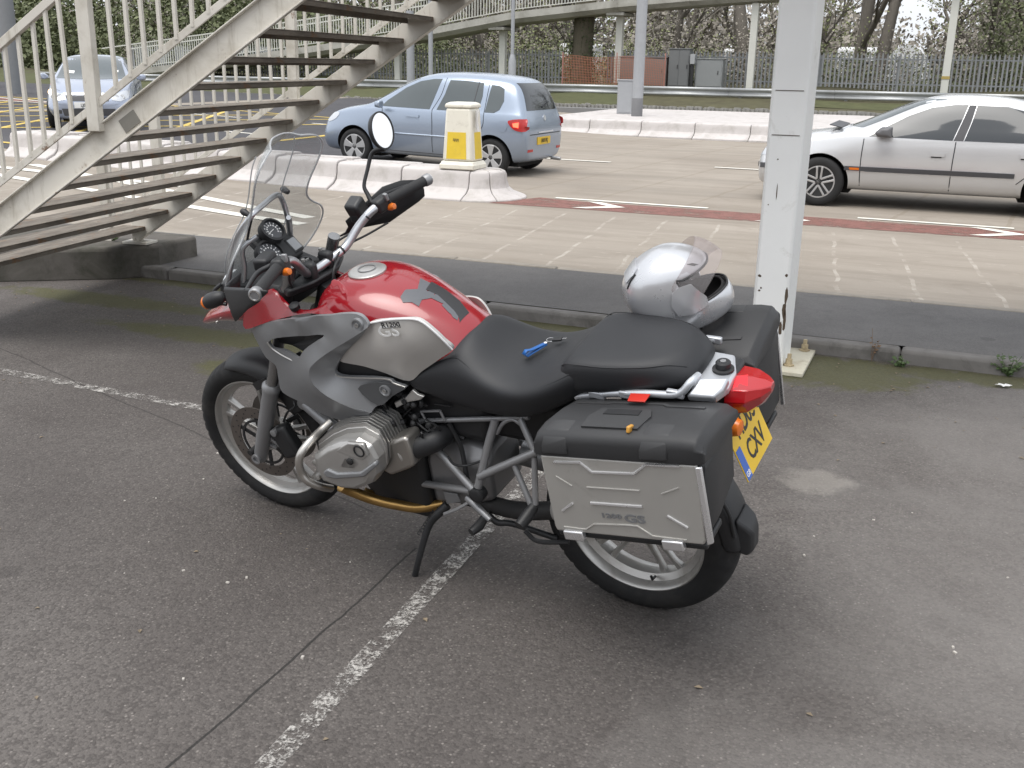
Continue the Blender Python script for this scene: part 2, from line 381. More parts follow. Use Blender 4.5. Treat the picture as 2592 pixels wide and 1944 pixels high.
# kerb stones: car park side (face 6.38) and road side
def stones(name, n, x0, length, y, wdt, ztop, depth, mat, gap=.008, bev=.014, zf=None):
    e = tag(sheet(name, x0, x0+n*length, y-wdt/2+.02, y+wdt/2-.02, ztop-.03, mat, 12, 1, (lambda x, yy: zf(x) if zf else 0)), kind='structure')
    base = None
    for i in range(n):
        if base is None:
            o = MB().box((0, 0, 0), (length-gap, wdt, depth)).build('kerb_stone', mat, e, 35, bev)
            base = o
        else: o = base.copy(); COL.objects.link(o); o.parent = e
        x = x0+(i+.5)*length
        o.location = (x, y+random.uniform(-.006, .006), ztop-depth/2+random.uniform(-.006, .004)+(zf(x) if zf else 0)); o.rotation_euler = (random.uniform(-.02, .02), 0, random.uniform(-.006, .006))
    return e
stones('kerb', 17, -10.2, .915, 6.45, .125, .085, .25, M_KERB, .006, .022)
M_EDGE = pm('edging_concrete', (.3, .27, .23), .9, 0, .3, 6, .3, 90, .3, .4, (.12, .11, .09), 4)
stones('road_edging', 17, -10.2, .915, 7.88, .1, .088, .25, M_EDGE)
# ---- painted lines on the car park
def quad_line(name, a, b, wd, z, mat, zf=None, n=8):
    a = Vector((*a, 0)); b = Vector((*b, 0)); d = (b-a).normalized(); s_ = Vector((-d.y, d.x, 0))*(wd/2); mb = MB(); vs = []
    for i in range(n+1):
        p = a.lerp(b, i/n)
        for q in (p-s_, p+s_): vs.append((q.x, q.y, z+(zf(q.x) if zf else 0)))
    return tag(mb.add(vs, [(2*i, 2*i+2, 2*i+3, 2*i+1) for i in range(n)]).build(name, mat, None, 180), kind='structure')
quad_line('bay_line', (-1.33, .8), (-1.48, 4.0), .07, .004, M_LINE)
quad_line('bay_line', (-9, 4.12), (-2.7, 3.92), .075, .004, M_LINE)
# ---- road markings
RZ = -.02
tag(poly_sheet('red_lane', [(-5.4, 12.1), (-5.0, 12.95), (-4.4, 12.82), (40, 12.8), (40, 12.12), (-4.4, 12.1)], RZ+.004, M_RED, None, 4), kind='structure')
for a, b in ((-4.8, -2.75), (-.95, .75), (2.6, 4.4)): quad_line('white_edge_line', (a, 13.0-.02*a*0), (b, 12.98), .1, RZ+.008, M_LINE2)
def chevron(cx, cy, s):
    pts = [(-.52, .4), (-.2, .4), (.5, .0), (-.2, -.4), (-.52, -.4), (.12, 0)]
    tag(poly_sheet('white_chevron', [(cx+x*s*.62, cy+y*s*.85) for x, y in pts], RZ+.009, M_LINE2), kind='structure')
chevron(-3.98, 12.5, .95); chevron(-1.72, 12.45, .95); chevron(.58, 12.52, .95)
for a, b in ((-7.6, -5.75), (-3.85, -1.9), (.2, 2.1), (-11.5, -9.6), (-15.5, -13.5)): quad_line('white_lane_dash', (a, 18.5), (b, 18.42), .12, RZ+.012, M_LINE2, zr)
for a, b in ((-14.5, -12.6), (-18.5, -16.6)): quad_line('white_lane_dash', (a, 22), (b, 22), .12, RZ+.012, M_LINE2, zr)
# dark junction surfacing left of the concrete
tag(poly_sheet('junction_asphalt', [(-90, 12.6), (-9.1, 12.9), (-8.4, 14.2), (-10.2, 20), (-11.8, 25.6), (-14, 33.9), (-90, 33.9)], RZ+.006, M_DARKROAD, None, 2.5, zr), kind='structure')
# yellow box
for k in range(9):
    x0 = -13.0-1.75*k
    quad_line('yellow_box_line', (x0, 13.6), (x0-5.5, 24), .13, RZ+.011, M_YEL, zr, 10)
    quad_line('yellow_box_line', (x0-5.5, 13.6), (x0, 24), .13, RZ+.0125, M_YEL, zr, 10)
quad_line('yellow_box_line', (-12.2, 13.5), (-32, 13.5), .16, RZ+.014, M_YEL, zr, 14); quad_line('yellow_box_line', (-12.5, 24.1), (-32, 24.1), .16, RZ+.014, M_YEL, zr, 14)
quad_line('yellow_box_line', (-12.2, 13.5), (-12.5, 24.1), .16, RZ+.0155, M_YEL, zr, 4)
tag(poly_sheet('red_lane', [(-22, 22.3), (-31, 24.6), (-40, 24.8), (-40, 22.6)], RZ+.018, M_RED, None, 3, zr), kind='structure')
quad_line('white_hatch_line', (-21.5, 22.2), (-31, 24.7), .14, RZ+.02, M_LINE2, zr); quad_line('white_hatch_line', (-21.5, 22.2), (-40, 22.4), .14, RZ+.022, M_LINE2, zr)
# converging white lines in the near lane at the left
quad_line('white_taper_line', (-12.5, 11.55), (-6.6, 9.9), .17, RZ+.006, M_LINE2, zr); quad_line('white_taper_line', (-12.5, 10.5), (-6.4, 9.45), .17, RZ+.0075, M_LINE2, zr)
quad_line('white_taper_line', (-16, 10.9), (-9.2, 11.1), .2, RZ+.009, M_LINE2, zr)
# ---- high containment kerbs (concave face)
TPROF = [(0, -.06), (0, .02), (.06, .045), (.17, .085), (.235, .14), (.262, .22), (.268, .30), (.29, .345), (.34, .365), (.55, .37), (.55, -.06)]
def trief_block(length, prof=TPROF):
    mb = MB(); secs = []
    for x in (-length/2, length/2): secs.append([(x, y, z) for y, z in prof])
    return mb.loft(secs)
def trief_run(parent, x0, y0, n, length, ang=0, mat=None, zf=None):
    base = None
    for i in range(n):
        if base is None: o = base = trief_block(length-.014).build('kerb_block', mat or M_TRIEF, parent, 30, .012)
        else: o = base.copy(); COL.objects.link(o); o.parent = parent
        d = (i+.5)*length; x, y = x0+d*math.cos(ang), y0+d*math.sin(ang)
        o.location = (x, y, (zf(x) if zf else 0)+random.uniform(-.004, .004)); o.rotation_euler = (0, 0, ang)
# near island with rounded nose at its right end
isl = empty('traffic_island', (-5.35, 12.05, RZ)); tag(isl, 'low white concrete traffic island with rounded nose, below the yellow and white bollard', 'traffic island')
def isl_z(x): return zr(x-5.35)
trief_run(isl, -8.4, 0, 8, 1.0, 0, None, isl_z)
def nose(a0, a1, rr=.62, n=5):
    mb = MB(); secs = []
    for k in range(n+1):
        a = a0+(a1-a0)*k/n; d = Vector((math.cos(a), math.sin(a), 0)); secs.append([Vector((-.4, rr, 0))+d*(rr-y) + Vector((0, 0, z)) for y, z in TPROF])
    return mb.loft(secs)
for a in range(4): nose(R(-90+45*a+.6), R(-90+45*(a+1)-.6)).build('kerb_block', M_TRIEF, isl, 30, .012)
MB().prism([(-8.4, .5, .372), (-.4, .5, .372), (-.1, .62, .372), (-.4, .78, .372), (-8.4, .78, .372)], (0, 0, -.3)).build('island_top', M_TRIEF, isl, 30)
trief_run(isl, -.4, 1.24, 8, 1.0, math.pi, None, isl_z)
# far median
med = tag(sheet('median', -9.9, 60, 26.0, 33.6, .352, M_TRIEF, 1, 1), kind='structure')
base = None
tb = empty('median_kerb', (-10.0, 25.5, 0)); tag(tb, 'long pale concave kerb of the far median, right of the blue car', 'kerb')
trief_run(tb, 0, 0, 16, 1.36, 0)
MB().box((-.02, 4.2, .1), (.3, 7.9, .53)).build('kerb_end', M_TRIEF, tb, 30, .08, seg=3)
# far verge: dark kerb, cobble teeth, rising soil bank
def bank(x, y):
    t = max(0, min(1, (y-34)/8)); return .3+.68*t*t*(3-2*t)+.06*math.sin(x*.9)*t+.05*math.sin(x*2.3+y)*t
tag(sheet('verge', -120, 80, 33.9, 140, 0, M_GRASS_SOIL, 100, 60, bank), kind='structure')
tag(sheet('grass_strip', -80, -11, 34.6, 41.5, .03, M_GREEN, 60, 8, bank), kind='structure')
tag(sheet('grass_strip', -4.6, 30, 36.2, 37.6, .03, M_GREEN, 30, 5, bank), kind='structure')
M_DKERB = pm('dark_kerb', (.2, .2, .2), .85, 0, .2, 3, .2)
tag(MB().box((-20, 33.85, .12), (120, .22, .4)).build('verge_kerb', M_DKERB, None, 30, .02), kind='structure')
mb = MB()
for i in range(330):
    x = -32+i*.14; mb.box((x, 34.18+random.uniform(-.02, .02), .36+random.uniform(-.02, .03)), (.05, .3, .13), Matrix.Rotation(R(50+random.uniform(-12, 12)), 3, 'Z'))
tag(mb.build('cobble_edging', pm('cobble', (.3, .29, .27), .9, 0, .4, 8), None, 30), 'row of slanted grey edging cobbles along the far verge', 'edging', kind='stuff')
# ------------------------------------------------------------------ tufts, litter
M_WEED = pm('weed_leaf', (.06, .1, .03), .6, 0, .5, 20)
M_WEED2 = pm('dry_stalk', (.16, .1, .06), .8, 0, .4, 20)
def weed(loc, h, n, label, spread=.09, mat=None):
    e = MB()
    for i in range(n):
        a = random.uniform(0, 6.28); l = h*random.uniform(.45, 1); tip = Vector((math.cos(a)*spread*random.random(), math.sin(a)*spread*random.random(), l)); s_ = Vector((-math.sin(a), math.cos(a), 0))
        e.tube([(0, 0, 0), tip*.5+Vector((0, 0, l*.1)), tip], .0016, 4, 0)
        for k in range(5):
            p = tip*random.uniform(.15, 1); b = random.uniform(0, 6.28); u = Vector((math.cos(b), math.sin(b), random.uniform(-.2, .5))); q = u.orthogonal().normalized(); L = random.uniform(.012, .03)
            e.add([p, p+u*L*.5+q*L*.32, p+u*L, p+u*L*.5-q*L*.32], [(0, 1, 2, 3)])
    o = e.build('weed', mat or M_WEED, None, 0); o.location = loc; return tag(o, label, 'weed')
weed((-6.438,6.667,0), .24, 16, 'small green weed growing at the foot of the stair plinth', .1)
weed((-6.177,6.439,.26), .07, 9, 'tiny weed sprouting on top of the plinth beside the stair foot', .05)
weed((-.133,6.31,0), .06, 14, 'tiny green weed at the kerb below the dry stalk', .07)
weed((.459,6.373,0), .13, 26, 'bushy green weed against the kerb at the right edge', .12)
weed((-.292,6.373,0), .22, 3, 'brown dry stalk standing at the kerb right of the column', .08, M_WEED2)
weed((-.648,6.471,0), .06, 14, 'low weed tuft beside the far corner of the column base plate', .08)
weed((-.38,6.475,0), .05, 8, 'wispy weed at the kerb between the column and the dry stalk', .06)
mb = MB()
for i in range(420):
    x = random.uniform(-7, 2.2); y = random.choice((random.uniform(5.6, 6.36), random.uniform(1.6, 6.3), 5.3+random.gauss(0, .25)))
    L = random.uniform(.004, .014); a = random.uniform(0, 6.28); c, s_ = math.cos(a)*L, math.sin(a)*L; z = .003
    mb.add([(x-c, y-s_, z), (x+s_*.6, y-c*.6, z+L*.3), (x+c, y+s_, z), (x-s_*.6, y+c*.6, z+L*.35)], [(0, 1, 2, 3)])
tag(mb.build('leaf_litter', pm('litter', (.2, .16, .11), .9, 0, .6, 30), None, 0), 'scattered dry leaf bits and grit on the asphalt', 'litter', kind='stuff')
mb = MB()
for i in range(70):
    x = random.uniform(-4, 1.8); y = random.uniform(1.4, 6.2); L = random.uniform(.002, .006); mb.box((x, y, L*.4), (L*2, L*1.3, L), Matrix.Rotation(random.uniform(0, 3), 3, 'Z'))
tag(mb.build('loose_chippings', pm('chip', (.5, .47, .43), .85, 0, .3, 30), None, 0), 'pale loose chippings lying on the car park asphalt', 'gravel', kind='stuff')
p = Vector((.421,6.126,0)); M_PAPER = pm('paper', (.75, .75, .74), .8)
mb = MB(); V, F = tri_fill([(-.045, -.01), (-.02, .018), (.02, .02), (.05, 0), (.03, -.022), (-.01, -.024)], .012)
mb.add([(x, y, .006+.012*abs(math.sin(x*90+y*160))) for x, y in V], F); o = mb.build('paper_scrap', M_PAPER, None, 0); o.location = p; tag(o, 'crumpled white paper scrap on the asphalt near the right edge', 'litter')

# ================================================================== STRUCTURES
def painted_steel():
    m = NT('cream_painted_steel'); v = m.coord()
    n = m.noise(3, 6, .65, v); c = m.mix(n, (.56, .53, .47), (.72, .69, .62))
    mp = m.n('ShaderNodeMapping'); mp.inputs['Scale'].default_value = (9, 9, 1.2); m.l(v, mp.inputs[0])
    st = m.ramp(m.noise(1.4, 7, .7, mp.outputs[0]), (.55, 0.), (.78, 1.)); c = m.mix(m.math('MULTIPLY', st, .8), c, (.21, .17, .11)); gr_ = m.ramp(m.noise(1.6, 8, .7, v, .6), (.5, 0.), (.72, .75)); c = m.mix(gr_, c, (.3, .26, .19))
    ru = m.ramp(m.noise(6, 9, .75, v, .3), (.61, 0.), (.67, 1.)); c = m.mix(m.math('MULTIPLY', ru, .85), c, m.mix(m.noise(40, 3, .6, v), (.1, .045, .02), (.22, .11, .05)))
    m.set(c, .6, 0, .35); m.bump(m.math('SUBTRACT', n, m.math('MULTIPLY', ru, .3)), .25, .004); return m.m
M_STEEL = painted_steel()
def rusty():
    m = NT('rusty_dark_steel'); v = m.coord(); mp = m.n('ShaderNodeMapping'); mp.inputs['Scale'].default_value = (6, 1.2, 6); m.l(v, mp.inputs[0])
    a = m.noise(3, 8, .7, mp.outputs[0]); c = m.mix(m.ramp(a, (.4, 0.), (.62, 1.)), (.125, .107, .088), (.21, .185, .155))
    c = m.mix(m.ramp(m.noise(8, 8, .75, v), (.56, 0.), (.66, .9)), c, (.17, .095, .05)); c = m.mix(m.ramp(m.noise(5, 6, .7, v), (.62, 0.), (.66, .7)), c, (.34, .3, .24))
    m.set(c, .8, 0, .3); m.bump(a, .4, .004); return m.m
M_TREAD = rusty()
M_PLINTH = pm('plinth_concrete', (.13, .12, .108), .95, 0, .35, 4, .5, 60, .2, .6, (.04, .042, .03), 3)
SX = (-5.9, 6.5); SANG = math.atan2(.142, .99); DN = -2.2
stair = empty('footbridge_stair', (*SX, 0), SANG); tag(stair, 'cream painted steel footbridge stair with rusty open treads and barred handrails', 'stair')
NT_ = 20
def stringer(y, flip):
    z = lambda u: .325+.652*u
    mb = MB(); u0, u1 = -.12, NT_*.2222+.15
    for ya, yb, za, zb in ((y-.012, y+.012, 0, .165), (y-.012, y+.012+.05*flip, -.008, .004), (y-.012, y+.012+.05*flip, .161, .172)):
        lo, hi = min(ya, yb), max(ya, yb)
        secs = [[(u, lo, z(u)+za), (u, hi, z(u)+za), (u, hi, z(u)+zb), (u, lo, z(u)+zb)] for u in (u0, u1)]
        mb.loft(secs)
    return mb.build('stringer', M_STEEL, stair, 30, .003)
stringer(0, 1); stringer(DN, -1)
t0 = None
for k in range(NT_):
    if t0 is None:
        mb = MB(); W = -DN-.03
        mb.box((.1, -W/2-.015, -.009), (.2, W, .012)); mb.box((.006, -W/2-.015, -.026), (.01, W, .046)); mb.box((.196, -W/2-.015, -.02), (.008, W, .03))
        t0 = o = mb.build('tread', M_TREAD, stair, 30, .003)
    else: o = t0.copy(); COL.objects.link(o); o.parent = stair
    o.location = (k*.2222-.19, 0, .395+.1448*k); 
def railing(y, u0, u1, posts, wav=.0):
    zb = lambda u: .60+.652*u
    zt = lambda u: 1.27+.652*u
    for nm, f, w_, h_ in (('bottom_rail', zb, .012, .04), ('top_rail', zt, .035, .045)):
        MB().bar((u0, y, f(u0)), (u1, y, f(u1)), w_, h_).build(nm, M_STEEL, stair, 30, .003)
    k = 0; u = u0+.05; base = None
    while u < u1:
        if all(abs(u-p) > .06 for p in posts):
            if base is None: base = o = MB().box((0, 0, .335), (.019, .019, .67)).build('baluster', M_STEEL, stair, 30)
            else: o = base.copy(); COL.objects.link(o); o.parent = stair
            o.location = (u, y+random.uniform(-.002, .002), zb(u)); o.rotation_euler = (random.uniform(-.012, .012), random.uniform(-.01, .01), 0)
        u += .0975
    for p in posts:
        MB().box((p, y, (.47+.652*p+1.3+.652*p)/2), (.076, .05, .83)).build('post', M_STEEL, stair, 30, .004)
railing(DN-.035, -.2, 4.4, (-.05, 1.262, 2.6, 3.9)); railing(.035, -.45, 4.4, (-.37, .14, 1.34, 2.6, 3.9))
MB().box((1.46, DN-.014, 1.35), (.115, .006, .075), Matrix.Rotation(-math.atan(.652), 3, 'Y')).build('bracket_plate', pm('grey_plate', (.2, .19, .165), .8, 0, .2), stair, 30)
for y in (0, DN): MB().box((-.06, y, .262), (.22, .16, .02)).build('foot_plate', M_STEEL, stair, 30, .003)
# landing above the column (out of the picture) and next flight
LZ = .395+.1448*NT_-.02
MB().box((5.4, -1.1, LZ-.12), (1.95, 2.5, .22)).build('landing', M_STEEL, stair, 30, .01)
MB().prism([(6.3, .15, LZ-.1), (9.6, .15, LZ+2.0), (9.6, .15, LZ+1.75), (6.3, .15, LZ-.35)], (0, -2.5, 0)).build('upper_flight', M_TREAD, stair, 30)
pl = MB(); P0 = [(-9.2, 4.05), (-5.98, 6.22), (-5.8, 6.52), (-5.8, 7.0), (-9.2, 7.0)]
o = pl.prism([(x, y, -.02) for x, y in P0], (0, 0, .272)).build('stair_plinth', M_PLINTH, None, 30, .03, seg=3); tag(o, 'worn dark concrete plinth under the foot of the stair', 'plinth')
# ---- white column with base plate
M_COL = pm('white_column_paint', (.84, .845, .83), .55, 0, .07, 2.5, .12, 40, .35, .16, (.3, .27, .2), 5)
col_ = empty('bridge_column', (-.855, 6.08, 0)); tag(col_, 'thick white steel column bolted to the car park asphalt right of the motorcycle', 'column')
MB().box((0, 0, 1.5), (.2, .33, 2.98)).build('shaft', M_COL, col_, 30, .018, seg=3)
for z, wd in ((1.565, .2), (1.33, .2)):
    MB().box((0, -.166, z), (wd-.05, .004, .004)).build('weld_seam', pm('seam_dark', (.1, .08, .06), .8), col_, 30)
mb = MB(); random.seed(4)
for x, z, a, b in ((-.02, 1.03, .004, .05), (-.075, .545, .012, .01), (-.07, .46, .008, .006), (-.06, .475, .006, .008), (.075, .56, .008, .01), (.085, .44, .012, .06), (.08, .36, .014, .05), (.088, .3, .01, .08), (-.03, 1.2, .005, .006), (-.06, .95, .004, .004), (.07, .25, .012, .04)):
    n = 8; pts = []
    for k in range(n):
        t = 2*math.pi*k/n; q = random.uniform(.6, 1.1); pts.append((x+a*q*math.cos(t), -.1662, z+b*q*math.sin(t)))
    mb.prism(pts, (0, .003, 0))
mb.build('paint_chips', pm('chip_rust', (.09, .065, .045), .9, 0, .5, 60), col_, 0)
MB().box((.0, .04, .012), (.46, .6, .024)).build('base_plate', pm('plate_paint', (.55, .52, .42), .7, 0, .12, 8, .2, 60, .3, .35, (.25, .18, .1), 9), col_, 30, .004)
M_BOLT = pm('bolt_cream', (.45, .37, .24), .7, 0, .25, 20, .2, 90, .3, .5, (.12, .08, .04), 20)
for x, y in ((.17, .26), (.13, -.12), (-.17, .26), (-.17, -.16)):
    b = MB().lathe((x, y, .025), (0, 0, 1), [(.032, 0), (.032, .008), (.02, .01), (.02, .04), (.012, .042), (.012, .07), (0, .07)], 6).build('anchor_bolt', M_BOLT, col_, 30)
# ---- bollard
M_BOLL = pm('bollard_plastic', (.72, .69, .6), .45, 0, .08, 5, .08, 50, .5, .3, (.36, .33, .26), 6)
bo = empty('traffic_bollard', (-5.95, 12.55, .352)); tag(bo, 'cream plastic keep-left bollard with faded yellow panels on the island nose', 'bollard')
def ring4(w_, d_, z, cx=0): return [(-w_/2, -d_/2, z), (w_/2, -d_/2, z), (w_/2, d_/2, z), (-w_/2, d_/2, z)]
MB().loft([ring4(.5, .42, 0), ring4(.5, .42, .055), ring4(.47, .39, .075), ring4(.455, .37, .1)]).build('base', M_BOLL, bo, 30, .012)
MB().loft([ring4(.44, .36, .1), ring4(.36, .3, .775)]).build('body', M_BOLL, bo, 30, .035, seg=3)
MB().loft([ring4(.375, .31, .775), ring4(.38, .315, .8), ring4(.36, .3, .825), ring4(.26, .22, .845)]).build('cap', M_BOLL, bo, 30, .012)
M_YP = pm('yellow_panel', (.7, .5, .04), .5, 0, .15, 6, .0, 50, .5, .25, (.45, .36, .12), 8)
def yw(z): return .44-.08*(z-.1)/.675
def yd(z): return .36-.06*(z-.1)/.675
za, zb = .13, .47
MB().prism([(-yw(za)*.36, -yd(za)/2-.003, za), (yw(za)*.3, -yd(za)/2-.003, za), (yw(zb)*.3, -yd(zb)/2-.003, zb), (-yw(zb)*.36, -yd(zb)/2-.003, zb)], (0, .004, 0)).build('yellow_panel', M_YP, bo, 30)
MB().prism([(yw(za)/2+.003, -yd(za)*.25, za), (yw(za)/2+.003, yd(za)*.33, za), (yw(zb)/2+.003, yd(zb)*.33, zb), (yw(zb)/2+.003, -yd(zb)*.25, zb)], (-.004, 0, 0)).build('yellow_panel', M_YP, bo, 30)
mb = MB()
for i in range(9): mb.bar((-.06+i*.009, -.175, .36+.012*math.sin(i*2.1)), (-.052+i*.009, -.175, .385+.01*math.cos(i*3.3)), .006, .003, (0, 1, 0))
mb.build('scribble', pm('scribble_grey', (.22, .18, .06), .8), bo, 0)
mb = MB(); V, F = tri_fill([(0, 0), (.09, .02), (.07, -.1), (.1, -.26), (.02, -.24), (.0, -.1)], .03)
mb.add([(.19+u*.9, -.03-.06*math.sin(u*20), .74+v_) for u, v_ in V], F); mb.build('torn_bag', pm('bag', (.62, .62, .62), .5), bo, 180)
# ---- grey lamp column + cabinet on the median
M_GALV = pm('galvanised', (.36, .37, .385), .55, .2, .12, 6, .08, 60, .5, .15, (.25, .25, .25), 3)
lc = empty('lamp_column', (-8.17, 28.4, .35)); tag(lc, 'thick grey galvanised lamp column standing on the pale median', 'lamp column')
MB().lathe((0, 0, 0), (0, 0, 1), [(.15, .48), (.15, 1.6), (.125, 7.5), (.09, 8), (0, 8)], 20).build('shaft', M_GALV, lc, 40)
MB().lathe((0, 0, -.05), (0, 0, 1), [(.153, 0), (.153, .53), (.149, .535), (.1, .535)], 20).build('base_sleeve', pm('sleeve_dark', (.16, .16, .165), .7, 0, .1, 6), lc, 40)
cb = empty('feeder_pillar', (-8.85, 29.6, .35)); tag(cb, 'narrow pale grey cabinet just left of the thick lamp column', 'cabinet')
MB().box((0, 0, .46), (.46, .3, .92)).build('body', M_GALV, cb, 30, .015); MB().box((0, 0, .935), (.5, .34, .03)).build('lid', M_GALV, cb, 30, .008); MB().box((0, -.153, .46), (.4, .008, .82)).build('door', M_GALV, cb, 30, .003)
def pole(name, x, y, z, h, r, label, mat, cat='pole', base=0, lean=0):
    e = empty(name, (x, y, z)); tag(e, label, cat)
    MB().lathe((0, 0, 0), (0, 0, 1), [(r, 0), (r*.9, h), (0, h)], 12).build('shaft', mat, e, 40)
    if base: MB().lathe((0, 0, 0), (0, 0, 1), [(r*2, 0), (r*2, base*.85), (r*1.1, base), (0, base)], 12).build('base_section', mat, e, 40)
    e.rotation_euler = (0, lean, 0); return e
pole('sign_post', -18.4, 36, .4, 7, .09, 'thin blue-grey post behind the bonnet of the blue car', M_GALV)
pole('sign_post', -19.25, 36, .4, 3.1, .16, 'stout blue-grey post left of the thin one behind the blue car', M_GALV)
pole('street_lamp', -15.1, 36, .4, 7, .07, 'slim pale lamp post with swollen base behind the blue car roof', M_GALV, 'street lamp', 1.6)
pole('lamp_column', -28.5, 26, .2, 8, .28, 'wide grey lamp column behind the stair rail at the left', pm('dull_grey', (.2, .21, .22), .6), 'lamp column')
# ---- traffic signal at the far left (two red lights)
ts = empty('traffic_signal', (-33.2, 29.5, .5)); tag(ts, 'dark traffic signal post with two red lights beyond the hatchback', 'traffic signal')
M_BLK = pm('black_plastic', (.02, .02, .021), .5, 0, .1)
M_REDL = NT('red_signal'); M_REDL.set((.6, .02, .01), .4, **{'Emission Color': (1, .05, .02), 'Emission Strength': 6}); M_REDL = M_REDL.m
MB().lathe((0, 0, 0), (0, 0, 1), [(.07, 0), (.07, 4), (0, 4)], 10).build('post', M_BLK, ts, 40)
for z in (3.3, 1.35):
    h = MB().box((0, -.1, z-.25), (.3, .2, .9)).build('signal_head', M_BLK, ts, 30, .02); MB().lathe((0, -.2, z), (0, -1, 0), [(.11, 0), (.1, .02), (0, .03)], 14).build('red_lens', M_REDL, h, 40)
# ---- crash barrier
gr = empty('crash_barrier', (-14, 38, .97)); tag(gr, 'corrugated galvanised steel crash barrier along the far verge', 'barrier')
WP = [(0, .155), (-.03, .15), (-.055, .115), (-.055, .075), (-.01, .04), (0, .0), (-.01, -.04), (-.055, -.075), (-.055, -.115), (-.03, -.15), (0, -.155)]
M_RAIL = pm('barrier_steel', (.42, .43, .43), .45, .5, .2, 3, .05, 40, .5, .2, (.28, .27, .25), 2)
for i in range(12):
    x0 = -26+i*3.6; MB().loft([[(x, y-.004*(i % 2), z-.14) for y, z in WP] for x in (x0, x0+3.62)], closed=False).build('rail', M_RAIL, gr, 50, 0, 0, .004)
    MB().box((x0+.4, .08, -.5), (.1, .12, .85)).build('post', M_RAIL, gr, 30, .005)
# ---- palisade fence
M_PAL = pm('palisade_steel', (.36, .37, .375), .6, .2, .15, 2, 0, 50, .5, .2, (.16, .16, .16), 2)
fe = empty('palisade_fence', (0, 42, .92)); tag(fe, 'long grey steel palisade fence with pointed pales in front of the trees', 'fence')
base = None; i = 0
for i in range(290):
    x = -38+i*.151
    if -15.2 < x < -13.4: continue
    if base is None:
        mb = MB(); prof = [(-.032, 0), (-.032, 1.25), (-.012, 1.36), (0, 1.30), (.012, 1.36), (.032, 1.25), (.032, 0)]
        mb.add([(a, .012*(1-abs(a)/.032), z) for a, z in prof], [tuple(range(7))]); mb.add([(a, .014+.012*(1-abs(a)/.032), z) for a, z in prof], [tuple(reversed(range(7)))])
        o = base = mb.build('pale', M_PAL, fe, 0)
    else: o = base.copy(); COL.objects.link(o); o.parent = fe
    o.location = (x, -.03, random.uniform(-.015, .015)); o.rotation_euler = (0, random.uniform(-.01, .01), 0)
for x0, x1 in ((-38.1, -15.2), (-13.4, 5.9)):
    for z in (.25, 1.13): MB().box(((x0+x1)/2, .02, z), (x1-x0, .05, .05)).build('rail', M_PAL, fe, 30)
for k in range(17):
    x = -38+k*2.75
    if -15.3 < x < -13.3: continue
    MB().box((x, .07, .6), (.1, .06, 1.3)).build('post', M_PAL, fe, 30)
# ---- far ramp of the footbridge
M_RCONC = pm('ramp_concrete', (.42, .41, .37), .85, 0, .15, 1.2, .3, 20, .3, .55, (.16, .15, .12), .9)
M_RCOL = pm('ramp_column_paint', (.6, .6, .55), .7, 0, .08, 2, 0, 50, .3, .15, (.4, .38, .32), 2)
ra = empty('footbridge_ramp', (0, 40, 0)); tag(ra, 'long concrete footbridge ramp with barred railing rising on pale columns across the background', 'footbridge')
RP = [(-38, .7), (-30.5, 1.52), (-26.2, 2.03), (-20.4, 2.79), (-16.8, 3.38), (-12.5, 3.8), (-9.7, 4.0), (-4, 4.35), (6, 4.8)]
def rz_(x):
    for (a, za), (b, zb_) in zip(RP, RP[1:]):
        if a <= x <= b: return za+(zb_-za)*(x-a)/(b-a)
    return RP[-1][1]
for (a, za), (b, zb_) in zip(RP, RP[1:]):
    MB().loft([[(x, 0, z), (x, 1.9, z), (x, 1.9, z-.1), (x, 1.7, z-.42), (x, .2, z-.42), (x, 0, z-.26)] for x, z in ((a+.004, za+.26), (b-.004, zb_+.26))]).build('deck', M_RCONC, ra, 30)
    for y in (.06, 1.84): MB().bar((a, y, za+1.38), (b, y, zb_+1.38), .06, .05).build('hand_rail', M_RCOL, ra, 30)
    MB().bar((a, .06, za+.36), (b, .06, zb_+.36), .03, .03).build('bottom_rail', M_RCOL, ra, 30)
base = None
for i in range(230):
    x = -36+i*.128
    if base is None: o = base = MB().box((0, .06, .86), (.028, .028, 1.0)).build('bar', M_RCOL, ra, 0)
    else: o = base.copy(); COL.objects.link(o); o.parent = ra
    o.location = (x, 0, rz_(x)); 
for x in (-34, -28, -22.5, -17.6, -12.63): 
    MB().box((x, .95, (rz_(x)-.2+.5)/2), (.26, .26, rz_(x)-.7+.45)).build('column', M_RCOL, ra, 30, .01); MB().box((x, .95, rz_(x)-.22), (.7, 1.5, .12)).build('cross_head', M_RCONC, ra, 30, .02)
for x in (-7.34, -.57): 
    z = rz_(x)-.2; MB().box((x, .5, (z+.6)/2), (.25, .25, z-.6)).build('column', M_RCOL, ra, 30, .01)
MB().box((-.57, .37, 1.45), (.27, .02, .1)).build('stain_band', pm('ochre_stain', (.4, .3, .1), .9), ra, 0)
# ---- cabinets and orange mesh at the far verge
def cabinet(x, y, w_, h_, d_, col, label, doors=1, nm='street_cabinet'):
    e = empty(nm, (x, y, .9)); tag(e, label, 'cabinet', None); mt = pm('cab_%d' % (col[0]*1000), col, .6, 0, .12, 2, 0, 40, .4, .25, tuple(c*.6 for c in col), 2)
    MB().box((0, 0, h_/2), (w_, d_, h_)).build('body', mt, e, 30, .015); MB().box((0, 0, h_+.02), (w_+.06, d_+.06, .04)).build('roof', mt, e, 30, .01)
    for k in range(doors):
        dw = (w_-.06)/doors; g = MB().box((-w_/2+.03+dw*(k+.5), -d_/2-.006, h_/2+.02), (dw-.02, .014, h_-.12)).build('door', mt, e, 30, .004); MB().box((-w_/2+.03+dw*(k+.5)+dw*.36, -d_/2-.02, h_*.55), (.03, .02, .14)).build('handle', M_BLK, g, 30)
    return e
